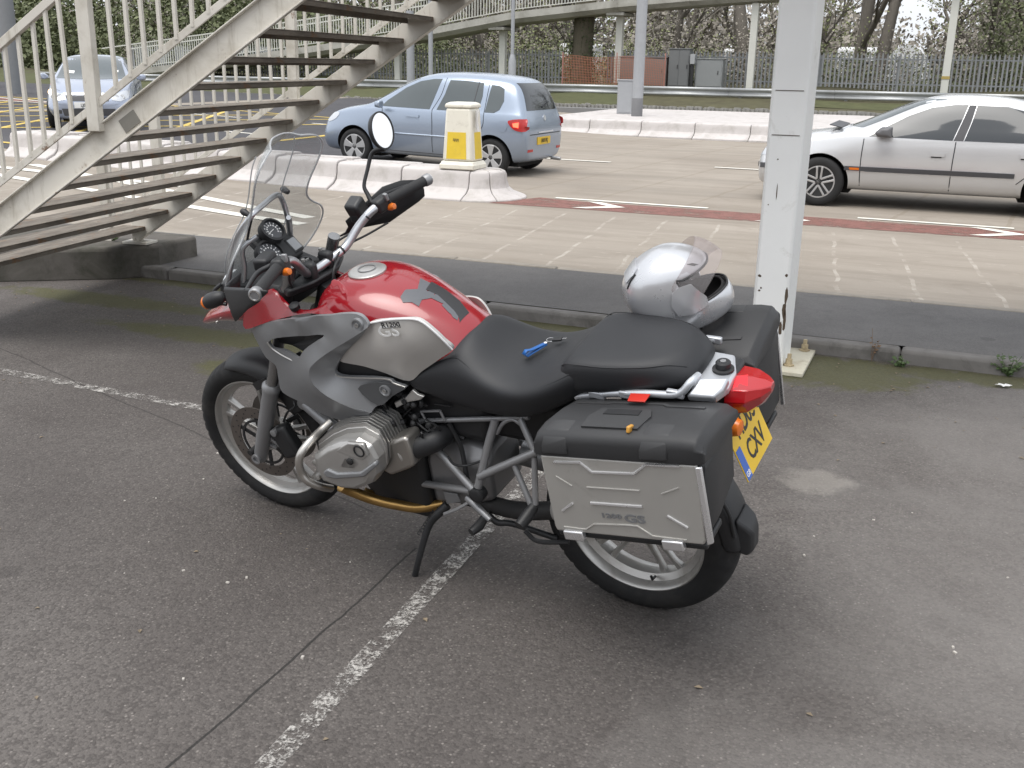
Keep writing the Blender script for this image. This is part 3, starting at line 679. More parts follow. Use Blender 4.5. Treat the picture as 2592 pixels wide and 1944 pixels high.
cabinet(-11.46, 40.6, 1.85, 1.08, .5, (.2, .165, .15), 'wide brownish grey street cabinet behind the barrier, seen through orange mesh', 2)
cabinet(-10.05, 40.6, .8, 1.4, .5, (.16, .165, .165), 'tall dark grey street cabinet between two lower ones beyond the barrier', 2)
cabinet(-8.88, 40.6, 1.02, 1.05, .5, (.24, .25, .25), 'low pale grey street cabinet right of the tall one beyond the barrier')
mp_ = empty('meter_post', (-9.5, 40.3, .9)); tag(mp_, 'thin post with small meter box between two grey street cabinets', 'post')
MB().box((0, 0, .6), (.09, .09, 1.2)).build('post', M_BLK, mp_, 30); MB().box((0, -.06, 1.05), (.18, .12, .36)).build('meter_box', M_PAL, mp_, 30, .01)
M_ORM = pm('orange_mesh', (.38, .15, .09), .7, 0, .2)
om = empty('orange_safety_mesh', (0, 39.6, .75)); tag(om, 'sagging orange plastic safety mesh around the ivy tree and cabinets', 'safety fence')
mb = MB(); 
def mtop(x): return 1.3-.1*math.sin((x+14.4)*1.1)**2-.06*max(0, x+12)
for i in range(62): x = -14.45+i*.066; mb.box((x, .03*math.sin(x*3), mtop(x)/2), (.016, .006, mtop(x)))
for j in range(14): mb.tube([(-14.45+k*.5, .03*math.sin((-14.45+k*.5)*3), mtop(-14.45+k*.5)*j/13) for k in range(9)], .008, 4)
mb.build('mesh', M_ORM, om, 0)
for x in (-14.5, -12.3, -10.4): MB().lathe((x, .05, 0), (0, 0, 1), [(.02, 0), (.02, 1.4), (0, 1.4)], 6).build('stake', pm('stake_red', (.45, .2, .16), .7), om, 0)
# ---- white marquee and vans far behind the fence
M_WHT = pm('white_sheet', (.75, .76, .78), .6, 0, .1, 2)
e = empty('polytunnel', (-2.85, 60, .9)); tag(e, 'white arched tunnel tent far behind the fence, right of the column', 'tent')
secs = []
for y in (0, 5): secs.append([(1.25*math.cos(a), y, 1.95*math.sin(a)+.1) for a in [math.pi*k/12 for k in range(13)]])
MB().loft(secs).build('cover', M_WHT, e, 40); MB().prism([(-.45, -.02, .1), (.45, -.02, .1), (.45, -.02, 1.3), (-.45, -.02, 1.3)], (0, .03, 0)).build('door_flap', pm('flap_grey', (.35, .36, .38), .7), e, 0)
def caravan(x, y, w_, h_, label):
    e = empty('caravan', (x, y, .9)); tag(e, label, 'caravan'); MB().box((0, 0, h_/2+.3), (w_, 2, h_)).build('body', M_WHT, e, 30, .2, seg=4); MB().box((0, -1.01, h_*.62), (w_*.6, .04, h_*.28)).build('window', M_BLK, e, 30, .01)
    for s_ in (-.5, .5): MB().lathe((s_*w_*.5, -.9, .3), (0, 1, 0), [(0, -.1), (.3, -.1), (.3, .1), (0, .1)], 14).build('wheel', M_BLK, e, 40)
caravan(-5.2, 61, 2.4, 1.6, 'white flat-roofed caravan far behind the fence, left of the arched tent'); caravan(-12.0, 63, 1.9, 1.5, 'white caravan glimpsed far behind the tall grey cabinet'); caravan(-21.5, 62, 2.2, 1.7, 'white caravan glimpsed far behind the thin post near the ramp')
# ================================================================== TREES
def bark(name, a, b):
    m = NT(name); v = m.coord(); mp = m.n('ShaderNodeMapping'); mp.inputs['Scale'].default_value = (6, 6, 1); m.l(v, mp.inputs[0])
    n = m.noise(3, 8, .7, mp.outputs[0]); m.set(m.mix(n, a, b), .95, 0, .2); m.bump(n, .6, .03); return m.m
M_BARK = bark('bark', (.1, .09, .078), (.2, .18, .155)); M_BARK2 = bark('bark_ivy', (.07, .066, .045), (.15, .13, .1))
def leafm(name, a, b):
    m = NT(name); g = m.n('ShaderNodeNewGeometry'); c = m.mix(g.outputs['Random Per Island'], a, b); m.set(c, .7, 0, .3); return m.m
M_BUD = leafm('spring_leaf', (.18, .2, .09), (.31, .34, .16)); M_IVY = leafm('ivy_leaf', (.04, .055, .025), (.09, .115, .05)); M_TWIG = leafm('twig_brown', (.2, .182, .155), (.34, .31, .265)); M_EVER = leafm('evergreen_leaf', (.085, .1, .05), (.18, .2, .105))
def leaf(mb, p, s_, rnd):
    u = Vector((rnd.gauss(0, 1), rnd.gauss(0, 1), rnd.gauss(0, 1))).normalized(); q = u.orthogonal().normalized(); s_ *= rnd.uniform(.6, 1.3)
    mb.add([p-u*s_*.5, p+q*s_*.35, p+u*s_*.5, p-q*s_*.35], [(0, 1, 2, 3)])
def tree(name, h, r, seed, label, lm, leafn=1., loc=(0, 0, 0), depth=4, spread=.55, lsize=.1, bare=.25):
    rnd = random.Random(seed); wood = MB(); crown = MB(); twig = MB()
    def grow(p, d, L, rad, lev):
        n = 3; pts = [p]; 
        for i in range(n):
            d = (d+Vector((rnd.gauss(0, .12), rnd.gauss(0, .12), rnd.gauss(0, .06)+.05))).normalized(); p = p+d*(L/n); pts.append(p)
        (wood if lev < 3 else twig).tube(pts, [rad*(1-.45*i/n) for i in range(n+1)], 6 if lev < 2 else 3, 0, False)
        if lev >= depth:
            if rnd.random() > bare:
                for k in range(int(4*leafn)): leaf(crown, pts[rnd.randint(1, n)]+Vector((rnd.gauss(0, .18), rnd.gauss(0, .18), rnd.gauss(0, .18))), lsize, rnd)
            return
        m = rnd.randint(3, 4) if lev else 6
        for k in range(m):
            t = rnd.uniform(.35, 1) if lev else rnd.uniform(.3, 1); b = pts[min(n, max(1, int(round(t*n))))]
            a = rnd.uniform(0, 6.28); side = Vector((math.cos(a), math.sin(a), rnd.uniform(-.1, .5))); nd = (d*(1-spread)+side*spread).normalized()
            grow(b, nd, L*rnd.uniform(.5, .75), rad*rnd.uniform(.4, .58), lev+1)
    grow(Vector((0, 0, -.3)), Vector((0, 0, 1)), h*.5, r, 0)
    e = empty(name, loc); tag(e, label, 'tree', 'bare trees behind the fence')
    wood.build('trunk', M_BARK, e, 180); twig.build('twigs', M_TWIG, e, 0)['kind'] = 'stuff'; crown.build('crown', lm, e, 0)['kind'] = 'stuff'
    return e
rt = random.Random(11)
protos = [tree('woodland_tree', 9.5, .2, 21, 'x', M_BUD, 1.0), tree('woodland_tree', 11, .27, 22, 'x', M_BUD, .7, spread=.5), tree('woodland_tree', 8, .15, 23, 'x', M_BUD, 1.6, lsize=.12), tree('woodland_tree', 12, .32, 25, 'x', M_IVY, 1.2, spread=.45)]
spots = [(-44, 52, 0), (-39, 47.5, 2), (-35, 50, 1), (-31.5, 46, 2), (-29, 53, 3), (-26.2, 47, 0), (-23.5, 51, 2), (-21, 46, 1), (-18.5, 54, 3), (-16.6, 47.5, 2), (-12.2, 48, 0), (-10.2, 53, 1), (-8.6, 46.3, 3), (-6.2, 50, 2), (-4.1, 46.5, 1), (-3.2, 45.8, 3), (-1.2, 52, 0), (.6, 47, 2), (2.5, 49.5, 0), (4.5, 46, 2), (7, 52, 1), (-14, 58, 1), (-24, 60, 0), (0, 60, 3), (-34, 60, 1)]
where = ['far left edge', 'left of the traffic signal', 'above the hatchback roof', 'behind the traffic signal', 'behind the left end of the ramp', 'behind the first stair post', 'between the stair rails', 'behind the upper stair treads', 'behind the top of the stair', 'behind the stout post', 'right of the ivy trunk', 'behind the tall cabinet', 'left of the right-hand ramp column', 'behind the right-hand ramp column', 'just right of the white column', 'second right of the white column, leaning', 'behind the arched tent', 'right of the thin pale column', 'above the roof of the silver saloon', 'nearest the right edge', 'beyond the right edge', 'deep in the wood behind the lamp column', 'deep in the wood behind the ramp', 'deep in the wood above the arched tent', 'deep in the wood at the left']
used = set()
for i, (x, y, k) in enumerate(spots):
    if k not in used: o = protos[k]; used.add(k)
    else: o = copy_tree(protos[k])
    o.location = (x, y, .85); o.rotation_euler = (0, rt.uniform(-.04, .04), rt.uniform(0, 6.28)); s_ = rt.uniform(.85, 1.15); o.scale = (s_, s_, s_)
    o['label'] = 'thin sparsely leafed spring tree, ' + where[i]
# ivy-clad trunk by the ramp
e = empty('ivy_tree', (-14.25, 41.2, .7)); tag(e, 'thick ivy-covered tree trunk standing in the gap of the palisade fence', 'tree')
rnd = random.Random(3); mb = MB().tube([(0, 0, -.2), (-.02, 0, 1), (.05, 0, 2.6), (.1, .1, 5), (.0, .2, 8)], [.46, .42, .4, .36, .25], 14, 3); mb.build('trunk', M_BARK2, e, 180)
mb = MB().tube([(.1, 0, 2.2), (.32, .05, 3.4), (.5, .1, 6)], [.18, .16, .1], 8, 3); mb.build('limb', M_BARK2, e, 180)
mb = MB()
for i in range(2600):
    z = rnd.uniform(1.0, 7) if rnd.random() > .2 else rnd.uniform(.2, 1.4); a = rnd.uniform(0, 6.28); r_ = .43-.03*z+rnd.uniform(0, .13)*(1 if math.sin(a*3+z*2) > -.2 else .2); leaf(mb, Vector((math.cos(a)*r_+.02*z, math.sin(a)*r_, z)), .085, rnd)
mb.build('ivy', M_IVY, e, 0)
# undergrowth and hedge behind the fence, far wood
def thicket(name, label, n, xr, yr, zf, lm, size, seed, cat):
    rnd = random.Random(seed); mb = MB()
    cl = [(rnd.uniform(*xr), rnd.uniform(*yr), rnd.uniform(.4, 1.2)) for _ in range(int((xr[1]-xr[0])*1.6))]
    for i in range(n):
        cx, cy, cr = rnd.choice(cl); p = Vector((cx+rnd.gauss(0, cr), cy+rnd.gauss(0, cr*.6), .8+abs(rnd.gauss(0, 1))*zf(cx)*.55)); leaf(mb, p, size, rnd)
    return tag(mb.build(name, lm, None, 0), label, cat, kind='stuff')
thicket('undergrowth', 'dark evergreen undergrowth behind the palisade fence', 30000, (-42, 10), (43.2, 47), lambda x: 1.5+.5*math.sin(x*.7)+(1.6 if x < -22 else 0)+(1.3 if x > .3 else 0), M_EVER, .12, 5, 'undergrowth')
thicket('bramble', 'brown twiggy brambles behind the palisade fence', 42000, (-42, 12), (44, 50), lambda x: 2.0+.7*math.sin(x*.5+1), M_TWIG, .1, 6, 'brambles')
thicket('spring_hedge', 'pale green budding bushes behind the palisade fence', 24000, (-42, 12), (45, 52), lambda x: 2.6+.8*math.sin(x*.9), M_BUD, .1, 8, 'bushes')
thicket('left_hedge', 'dense dark green trees at the far left', 40000, (-75, -27), (44, 54), lambda x: 5.5+1.0*math.sin(x*.3), M_EVER, .24, 9, 'trees')
thicket('right_evergreen', 'dense green conifers at the far right edge', 16000, (1.0, 10), (45, 52), lambda x: 6, M_EVER, .16, 10, 'trees')
thicket('far_wood', 'hazy grey-brown wood in the far distance', 140000, (-70, 32), (60, 84), lambda x: 5.2+1.0*math.sin(x*.21)+.7*math.sin(x*.63)-(1.6 if -7 < x < 0 else 0), M_TWIG, .36, 12, 'wood')

# ================================================================== MOTORCYCLE
from mathutils.geometry import delaunay_2d_cdt
import numpy as np
M_REDP = pm('red_paint', (.26, .008, .014), .16, 0, .05, 4, 0, 50, .5, coat=.7, rvar=.03)
M_SILV = pm('silver_panel', (.58, .565, .54), .4, .45, .05, 5, .03, 900, .5)
M_SHRD = pm('grey_shroud', (.25, .256, .264), .4, .35, .06, 6, .05, 700, .5)
M_BPL = pm('black_bike_plastic', (.017, .0175, .019), .5, 0, .12, 9, .1, 500, .5)
M_SEAT = pm('seat_vinyl', (.016, .017, .0195), .55, 0, .1, 6, .22, 700, .5)
M_RUB = pm('tyre_rubber', (.014, .014, .0145), .75, 0, .2, 9, .15, 120, .4, .3, (.05, .046, .042), 7)
M_ALU = pm('cast_aluminium', (.48, .472, .455), .36, .7, .08, 7, .05, 150, .5, .15, (.2, .18, .15), 9)
M_RIM = pm('wheel_silver', (.48, .47, .45), .38, .7, .08, 7, .03, 150, .5, .35, (.2, .17, .14), 12)
M_FRAME = pm('frame_grey', (.28, .283, .29), .42, .5, .06, 7, .03, 300, .5)
M_DKMET = pm('dark_engine', (.035, .035, .036), .55, .4, .2, 9, .1, 200, .5)
M_CHROME = pm('bright_metal', (.72, .72, .72), .2, 1, .04, 7)
M_GOLD = pm('heat_blued_pipe', (.45, .28, .1), .32, .9, .35, 12, .03, 60, .5, .2, (.16, .1, .05), 8)
M_DISC = pm('brake_disc', (.17, .15, .135), .45, .7, .15, 30)
M_ORNG = pm('amber_lens', (.7, .17, .02), .2, 0, .1, 20, 0, 50, .5)
M_WHITE = pm('white_trim', (.8, .8, .8), .4)
M_BARS = pm('handlebar_silver', (.55, .56, .58), .3, .9, .04, 7)
bike = empty('motorcycle', (-.748, 2.997, 0)); tag(bike, 'red and silver touring motorcycle with aluminium panniers leaning on its side stand', 'motorcycle')
bike.rotation_mode = 'QUATERNION'; bike.rotation_quaternion = Quaternion((0, 0, 1), R(173.76)) @ Quaternion((1, 0, 0), R(-15.25))
def inpoly(x, y, P):
    c = False; j = len(P)-1
    for i in range(len(P)):
        if (P[i][1] > y) != (P[j][1] > y) and x < (P[j][0]-P[i][0])*(y-P[i][1])/(P[j][1]-P[i][1])+P[i][0]: c = not c
        j = i
    return c
def fill2(out, holes=(), step=.02):
    vs = []; es = []
    for P in (out, *holes):
        b = len(vs); vs += [Vector(p) for p in P]; es += [(b+i, b+(i+1) % len(P)) for i in range(len(P))]
    xs = [p[0] for p in out]; ys = [p[1] for p in out]; x = min(xs)+step/2; k = 0
    while x < max(xs):
        y = min(ys)+step/2*(1+k % 2)
        while y < max(ys):
            if inpoly(x, y, out) and min((v-Vector((x, y))).length for v in vs[:len(es)]) > step*.35: vs.append(Vector((x, y)))
            y += step
        x += step*.87; k += 1
    V, E, F, *_ = delaunay_2d_cdt(vs, es, [], 0, 1e-6)
    F = [tuple(f) for f in F if inpoly(*(sum((V[i] for i in f), Vector((0, 0)))/len(f)), out) and not any(inpoly(*(sum((V[i] for i in f), Vector((0, 0)))/len(f)), h) for h in holes)]
    return [(v.x, v.y) for v in V], F
def tps(pts, lam):
    """smoothed thin-plate spline through (u,v,w) samples"""
    A = np.array(pts, float); n = len(A); sc_ = .1; U = A[:, :2]/sc_
    K = ((U[:, None]-U[None])**2).sum(-1); K = np.where(K > 0, .5*K*np.log(K+1e-12), 0)+np.eye(n)*lam*100
    P = np.c_[np.ones(n), U]; S = np.zeros((n+3, n+3)); S[:n, :n] = K; S[:n, n:] = P; S[n:, :n] = P.T
    w_ = np.linalg.solve(S, np.r_[A[:, 2], 0, 0, 0])
    def f(u, v):
        d = ((U-np.array((u, v))/sc_)**2).sum(1); return float((w_[:n]*np.where(d > 0, .5*d*np.log(d+1e-12), 0)).sum()+w_[n]+w_[n+1]*u/sc_+w_[n+2]*v/sc_)
    return f
def panel(name, out, ctrl, mat, parent, thick=.006, step=.02, holes=(), mirror=False, ms=(1, 0), sm=40, rnd=5, lam=.0006, bevel=0):
    """skin panel: outline and control points in 3D, free in (x,z), y interpolated"""
    o3 = smooth_path(out, rnd, True) if rnd else [Vector(p) for p in out]
    h3 = [smooth_path(h, rnd, True) if rnd else [Vector(p) for p in h] for h in holes]
    V, F = fill2([(p.x, p.z) for p in o3], [[(p.x, p.z) for p in h] for h in h3], step)
    C = [Vector(c) for c in list(out)+list(ctrl)]
    for h in holes: C += [Vector(c) for c in h]
    yy = tps([(c.x, c.z, c.y) for c in C], lam)
    used = sorted({i for f in F for i in f}); mp = {i: k for k, i in enumerate(used)}; F = [tuple(mp[i] for i in f) for f in F]; V = [V[i] for i in used]
    top = [(x, yy(x, z), z) for x, z in V]; bot = [(x, y-thick, z) for x, y, z in top]; n = len(top)
    fs = list(F)+[tuple(n+i for i in reversed(f)) for f in F]; ec = {}
    for f in F:
        for a, b in zip(f, f[1:]+f[:1]): ec[(a, b)] = 1
    for a, b in ec:
        if (b, a) not in ec: fs.append((b, a, n+a, n+b))
    o = MB().add(top+bot, fs).build(name, mat, parent, sm, bevel)
    if mirror: MB().add([(x, -y*ms[0], z+ms[1]) for x, y, z in top+bot], [tuple(reversed(f)) for f in fs]).build(name, mat, parent, sm)
    return o
def strip(pts, w_, t_, mb=None, smooth=4):
    """flat ribbon on a lateral surface (normal ~ +y)"""
    return (mb or MB()).tube(pts, w_, 5, smooth)
def mir(pts): return [(p[0], -p[1], p[2]) for p in pts]
def hsec(x, half, top, bot=None):
    """symmetric section at x from half profile [(y,z)...] top centre z"""
    L = [(x, y, z) for y, z in half]
    return [(x, 0, top)]+L+([(x, 0, bot)] if bot is not None else [])+[(x, -y, z) for _, y, z in reversed(L)]
# ---- wheels
def wheel(name, c, ro, wt, rr, wr, tread, spokes=5, lbl=None):
    e = empty(name, c, 0, bike)
    # tyre with cut tread
    prof = [(rr-.006, -wr), (rr+.012, -wt*.47), (rr+(ro-rr)*.45, -wt*.5), (rr+(ro-rr)*.75, -wt*.43), (ro-.012, -wt*.33), (ro-.004, -wt*.2), (ro, -wt*.07)]
    prof = prof+[(r_, -h) for r_, h in reversed(prof)]; n = 216; mb = MB(); vs = []; m = len(prof)
    for k in range(n):
        a = 2*math.pi*k/n
        for r_, h in prof:
            if r_ > rr+(ro-rr)*.6:
                f = (k/n*tread+abs(h)*14) % 1
                if f < .2 and abs(h) > wt*.1: r_ -= .006
            vs.append((r_*math.cos(a), h, r_*math.sin(a)))
    mb.add(vs, [(k*m+i, ((k+1) % n)*m+i, ((k+1) % n)*m+i+1, k*m+i+1) for k in range(n) for i in range(m-1)])
    mb.build('tyre', M_RUB, e, 50)
    q = [(rr+.004, wr+.004), (rr-.004, wr+.006), (rr-.012, wr-.002), (rr-.016, wr*.55), (rr-.034, wr*.3), (rr-.036, 0)]
    mb = MB().lathe((0, 0, 0), (0, 1, 0), q+[(r_, -h) for r_, h in reversed(q[:-1])]+[(rr-.002, -wr*.5), (rr-.002, wr*.5)], 72, True)
    mb.build('rim', M_RIM, e, 40)
    MB().lathe((0, 0, 0), (0, 1, 0), [(0, -.07), (.03, -.07), (.045, -.05), (.05, 0), (.045, .05), (.03, .07), (0, .07)], 28).build('hub', M_RIM, e, 40)
    for k in range(spokes):
        for s_ in (-1, 1):
            a = 2*math.pi*(k+.32)/spokes; d = Vector((math.cos(a), 0, math.sin(a))); t = Vector((-math.sin(a), 0, math.cos(a)))*s_
            mb = MB(); secs = []
            for r_, off, wd, th in ((.035, .018, .026, .03), (.09, .02, .018, .024), (.16, .026, .016, .02), (rr-.03, .034, .024, .026)):
                p = d*r_+t*off; secs.append([p+t*s_*(sx*wd/2)+Vector((0, sy*th/2, 0)) for sx, sy in ((-1, -1), (1, -1), (1, 1), (-1, 1))])
            mb.loft(secs).build('spoke', M_RIM, e, 40, .004)
    return e
fw = wheel('front_wheel', (1.507, 0, .329), .329, .112, .252, .036, 42)
rw = wheel('rear_wheel', (0, 0, .321), .321, .155, .229, .058, 34)
for s_ in (1, -1):
    d = MB().lathe((0, s_*.062, 0), (0, 1, 0), [(.108, -.0025), (.1525, -.0025), (.1525, .0025), (.108, .0025)], 64, True).build('brake_disc', M_DISC, fw, 40)
    mb = MB()
    for k in range(40):
        a = k*2*math.pi/40*1.0; r_ = (.118, .13, .142)[k % 3]; mb.lathe((r_*math.cos(a), s_*.0648, r_*math.sin(a)), (0, s_, 0), [(.0035, 0), (.0035, .0006), (0, .0006)], 6)
    mb.build('disc_holes', M_BPL, d, 0)
    mb = MB()
    for k in range(6):
        a = k*math.pi/3+.2; mb.bar((.03*math.cos(a), s_*.05, .03*math.sin(a)), (.115*math.cos(a+.25), s_*.06, .115*math.sin(a+.25)), .016, .005, (0, 1, 0))
    mb.lathe((0, s_*.062, 0), (0, 1, 0), [(.088, -.002), (.098, -.002), (.098, .002), (.088, .002)], 40, True)
    mb.build('disc_carrier', M_DKMET, fw, 40)
MB().tube([(0, -.14, 0), (0, .14, 0)], .012, 10).build('axle', M_DKMET, fw, 40)
MB().tube([(-.05, .03, -.19), (-.05, .055, -.182), (-.049, .06, -.165)], .0045, 8).build('valve_stem', M_BPL, rw, 40)
MB().lathe((0, -.09, 0), (0, 1, 0), [(.085, -.003), (.132, -.003), (.132, .003), (.085, .003)], 48, True).build('brake_disc', M_DISC, rw, 40)
# ---- front end
fk0 = Vector((1.486,.115,.297)); fk1 = Vector((1.331,.115,.634)); fd = (fk1-fk0).normalized()
for s_ in (1, -1):
    f = lambda t, dy=0: Vector(((fk0+fd*t).x, s_*(.115+dy), (fk0+fd*t).z))
    L = (fk1-fk0).length
    o = MB().tube([f(-.012), f(.0), f(.03), f(.2), f(L*.6), f(L-.03), f(L)], [.017, .022, .026, .029, .029, .029, .0335], 20).build('fork_leg', M_FRAME, bike, 40)
    MB().tube([f(L-.004), f(L+.008), f(L+.02)], [.034, .034, .024], 20).build('dust_seal', M_FRAME, o, 40)
    MB().tube([f(L), f(L+.55)], .0205, 16).build('stanchion', pm('stanchion_grey', (.3, .3, .3), .25, .8), o, 40)
    MB().lathe(f(.012, .028), (0, s_, 0), [(.02, -.02), (.02, .002), (.012, .002), (.012, -.006), (0, -.006)], 16).build('axle_clamp', M_FRAME, o, 40)
    c = Vector((1.338,.1,.398)); c.y *= s_
    cal = MB().box(c, (.085, .05, .13), Matrix.Rotation(R(25), 3, 'Y')).build('brake_caliper', M_BPL, bike, 40, .016, seg=3)
    MB().lathe(Vector((1.366,.13,.443))*1 if s_ > 0 else Vector(mir([(1.366,.13,.443)])[0]), (0, s_, 0), [(.014, -.03), (.014, .004), (.006, .006), (0, .006)], 12).build('caliper_bolt', M_FRAME, cal, 40)
    mb = MB()
    for a, b in (((1.424,.1,.393), (1.387,.095,.361)), ((1.444,.1,.361), (1.407,.095,.347))):
        a, b = Vector(a), Vector(b); a.y *= s_; b.y *= s_; mb.tube([a, b], .009, 8)
    mb.build('caliper_bracket', M_FRAME, cal, 40)
MB().tube([(1.267,.09,.573), (1.26,.1,.558), (1.295,.105,.532), (1.333,.1,.481)], .0045, 8, 5).build('brake_hose', M_BPL, bike, 40)
for y in (.075, -.075): MB().tube([(1.23, y, .56), (1.1, y*1.3, .5), (.98, y*1.6, .47)], [.02, .024, .024], 10).build('telelever_arm', M_FRAME, bike, 40)
MB().tube([(1.235, -.09, .565), (1.235, .09, .565)], .02, 12).build('telelever_joint', M_FRAME, bike, 40)
# mudguard hugging the front tyre
mb = MB(); secs = []
for a in range(72, 149, 7):
    t = (a-72)/76; wd = .078*(.7+.3*math.sin(math.pi*min(.5, t*1.3+.1))); lift = .342+.022*math.sin(min(1, t*1.6)*math.pi*.75); sk = .03+.07*t
    ca, sa = math.cos(R(a)), math.sin(R(a)); P = lambda r_, y: (1.507+r_*ca, y, .329+r_*sa)
    secs.append([P(lift-sk, wd), P(lift-.02, wd*.95), P(lift, wd*.55), P(lift+.004, 0), P(lift, -wd*.55), P(lift-.02, -wd*.95), P(lift-sk, -wd)])
mb.loft(secs, False).build('front_mudguard', M_BPL, bike, 180, 0, 1, .004)
for s_ in (1, -1): MB().bar((1.44, s_*.088, .6), (1.36, s_*.1, .645), .03, .006, (0, 1, 0)).build('mudguard_stay', M_BPL, bike, 40)
# ---- engine
MB().loft([[(1.02, y*.8, z) for y, z in ((-.13, .3), (.13, .3), (.14, .45), (.1, .55), (-.1, .55), (-.14, .45))], [(.92, y, z) for y, z in ((-.15, .24), (.15, .24), (.17, .45), (.13, .6), (-.13, .6), (-.17, .45))], [(.7, y, z) for y, z in ((-.15, .24), (.15, .24), (.16, .45), (.14, .6), (-.14, .6), (-.16, .45))]]).build('crankcase', M_DKMET, bike, 40, .02)
MB().loft([[(.7, y, z) for y, z in ((-.13, .29), (.13, .3), (.135, .48), (.09, .56), (-.09, .56), (-.14, .48))], [(.56, y, z) for y, z in ((-.12, .31), (.125, .32), (.13, .5), (.08, .56), (-.08, .56), (-.13, .5))], [(.47, y, z) for y, z in ((-.1, .34), (.105, .35), (.11, .5), (.06, .54), (-.06, .54), (-.1, .5))]]).build('gearbox', pm('gearbox_grey', (.24, .24, .245), .45, .6, .08, 8), bike, 40, .02, seg=3)
MB().box((.66, 0, .67), (.44, .24, .17)).build('airbox', M_BPL, bike, 40, .03, seg=3)
MB().box((.95, 0, .78), (.3, .2, .3)).build('frame_core', M_BPL, bike, 40, .03)
MB().box((.33, -.02, .66), (.3, .18, .16)).build('battery_box', M_BPL, bike, 40, .03)
def cylhead(s_):
    out = [(1.012,.32,.548), (.941,.32,.603), (.879,.32,.638), (.808,.32,.658), (.761,.32,.64), (.745,.32,.594), (.752,.32,.537), (.781,.32,.494), (.85,.32,.452), (.921,.32,.439), (.998,.32,.45), (1.017,.32,.496)]
    out = [Vector((p[0], 0, p[2])) for p in out]; c = sum(out, Vector())/len(out)
    def sec(y, k, dz=0): return [Vector((c.x+(p.x-c.x)*k, s_*y, c.z+dz+(p.z-c.z)*k)) for p in out]
    e = MB().loft([sec(.27, 1.0), sec(.304, 1.0), sec(.318, .95), sec(.33, .8), sec(.332, .5)]).build('cylinder_head', M_ALU, bike, 22, .003)
    MB().loft([sec(.12, .86, .01), sec(.27, .9, .006)]).build('cylinder_barrel', M_DKMET, e, 40)
    base = None
    for k in range(9):
        y = .162+.0125*k; MB().loft([sec(y, 1.13-.008*k, .024), sec(y+.0045, 1.13-.008*k, .024)]).build('fin', M_ALU, e, 40)
    MB().loft([sec(.262, 1.06, .012), sec(.272, 1.06, .012)]).build('gasket_flange', M_ALU, e, 40, .002)
    def P(p, y): return (p[0], s_*y, p[2])
    MB().lathe(P((.794,.33,.627), .33), (0, s_, 0), [(.021, -.01), (.021, .006), (.017, .007), (.016, .002), (0, .002)], 24).build('oil_cap', M_BPL, e, 40)
    MB().lathe(P((.794,.33,.627), .329), (0, s_, 0), [(.026, -.01), (.026, .005), (.022, .005), (.022, -.01)], 24, True).build('cap_ring', M_ALU, e, 40)
    # raised plate round the filler
    pl = [(.893,.325,.605), (.836,.325,.649), (.773,.325,.657), (.763,.325,.615), (.787,.325,.593), (.833,.325,.592)]
    MB().prism([P(p, .315) for p in pl], (0, s_*.018, 0)).build('cover_plate', M_ALU, e, 40, .005)
    pl = [(.891,.325,.546), (.865,.325,.585), (.823,.325,.595), (.802,.325,.574), (.831,.325,.548), (.876,.325,.54)]
    MB().prism([P(p, .318) for p in pl], (0, s_*.014, 0)).build('plug_recess', M_ALU, e, 40, .004)
    MB().lathe(P((.84,.33,.578), .334), (0, s_, 0), [(.012, -.004), (.012, .004), (.007, .008), (0, .008)], 14).build('head_bolt', M_DKMET, e, 40)
    pl = [(.963,.33,.509), (.943,.33,.526), (.904,.33,.518), (.805,.33,.546), (.737,.33,.602), (.731,.33,.588), (.791,.33,.532), (.914,.33,.493), (.955,.33,.491)]
    MB().prism([P(p, .318) for p in pl], (0, s_*.022, 0)).build('head_guard', M_SHRD, e, 40, .005)
    for p in ((1.008,.32,.522), (1.014,.32,.462), (.837,.32,.493)): MB().lathe(P(p, .31), (0, s_, 0), [(.011, -.01), (.011, .01), (.007, .012), (0, .012)], 10).build('cover_bolt', M_ALU, e, 40)
    pts = [(1.01,.2,.61), (1.025,.24,.596), (1.03,.29,.587), (1.043,.33,.564), (1.052,.345,.532), (1.052,.345,.488), (1.037,.34,.454), (1.018,.31,.417), (1.024,.26,.373)]
    MB().tube([(p[0], s_*p[1], p[2]) for p in pts], .0135, 12, 6).build('crash_bar', pm('crash_bar_steel', (.5, .48, .45), .35, .9, .15, 9, .04, 80, .5, .3, (.22, .18, .14), 9), bike, 40)
    return e
cylhead(1); cylhead(-1)
for s_ in (1, -1):
    P = lambda p, y=None: (p[0], s_*(p[1] if y is None else y), p[2])
    pl = [(.801,.26,.589), (.676,.26,.652), (.666,.26,.638), (.656,.26,.545), (.682,.26,.526), (.76,.26,.481), (.79,.26,.493), (.804,.26,.546)]
    o = MB().prism([P(p, .17) for p in pl], (0, s_*.08, 0)).build('throttle_body', pm('throttle_silver', (.42, .4, .37), .3, .85, .06, 7), bike, 40, .012, seg=3)
    MB().lathe(P((.707,.21,.568)), Vector(P((.609,.17,.602)))-Vector(P((.707,.21,.568))), [(.034, -.015), (.041, -.015), (.041, .012), (.034, .012)], 24, True).build('hose_clamp', M_ALU, o, 40)
    MB().tube([P((.721,.21,.561)), P((.662,.2,.587)), P((.618,.175,.603)), P((.608,.13,.602))], [.036, .037, .037, .036], 20, 5).build('intake_hose', M_BPL, bike, 40)
    MB().tube([P((.967,.27,.402)), P((.95,.24,.364)), P((.905,.2,.315)), P((.827,.17,.289)), P((.752,.15,.283)), P((.667,.12,.3))], .0185, 14, 6).build('exhaust_header', M_GOLD, bike, 40)
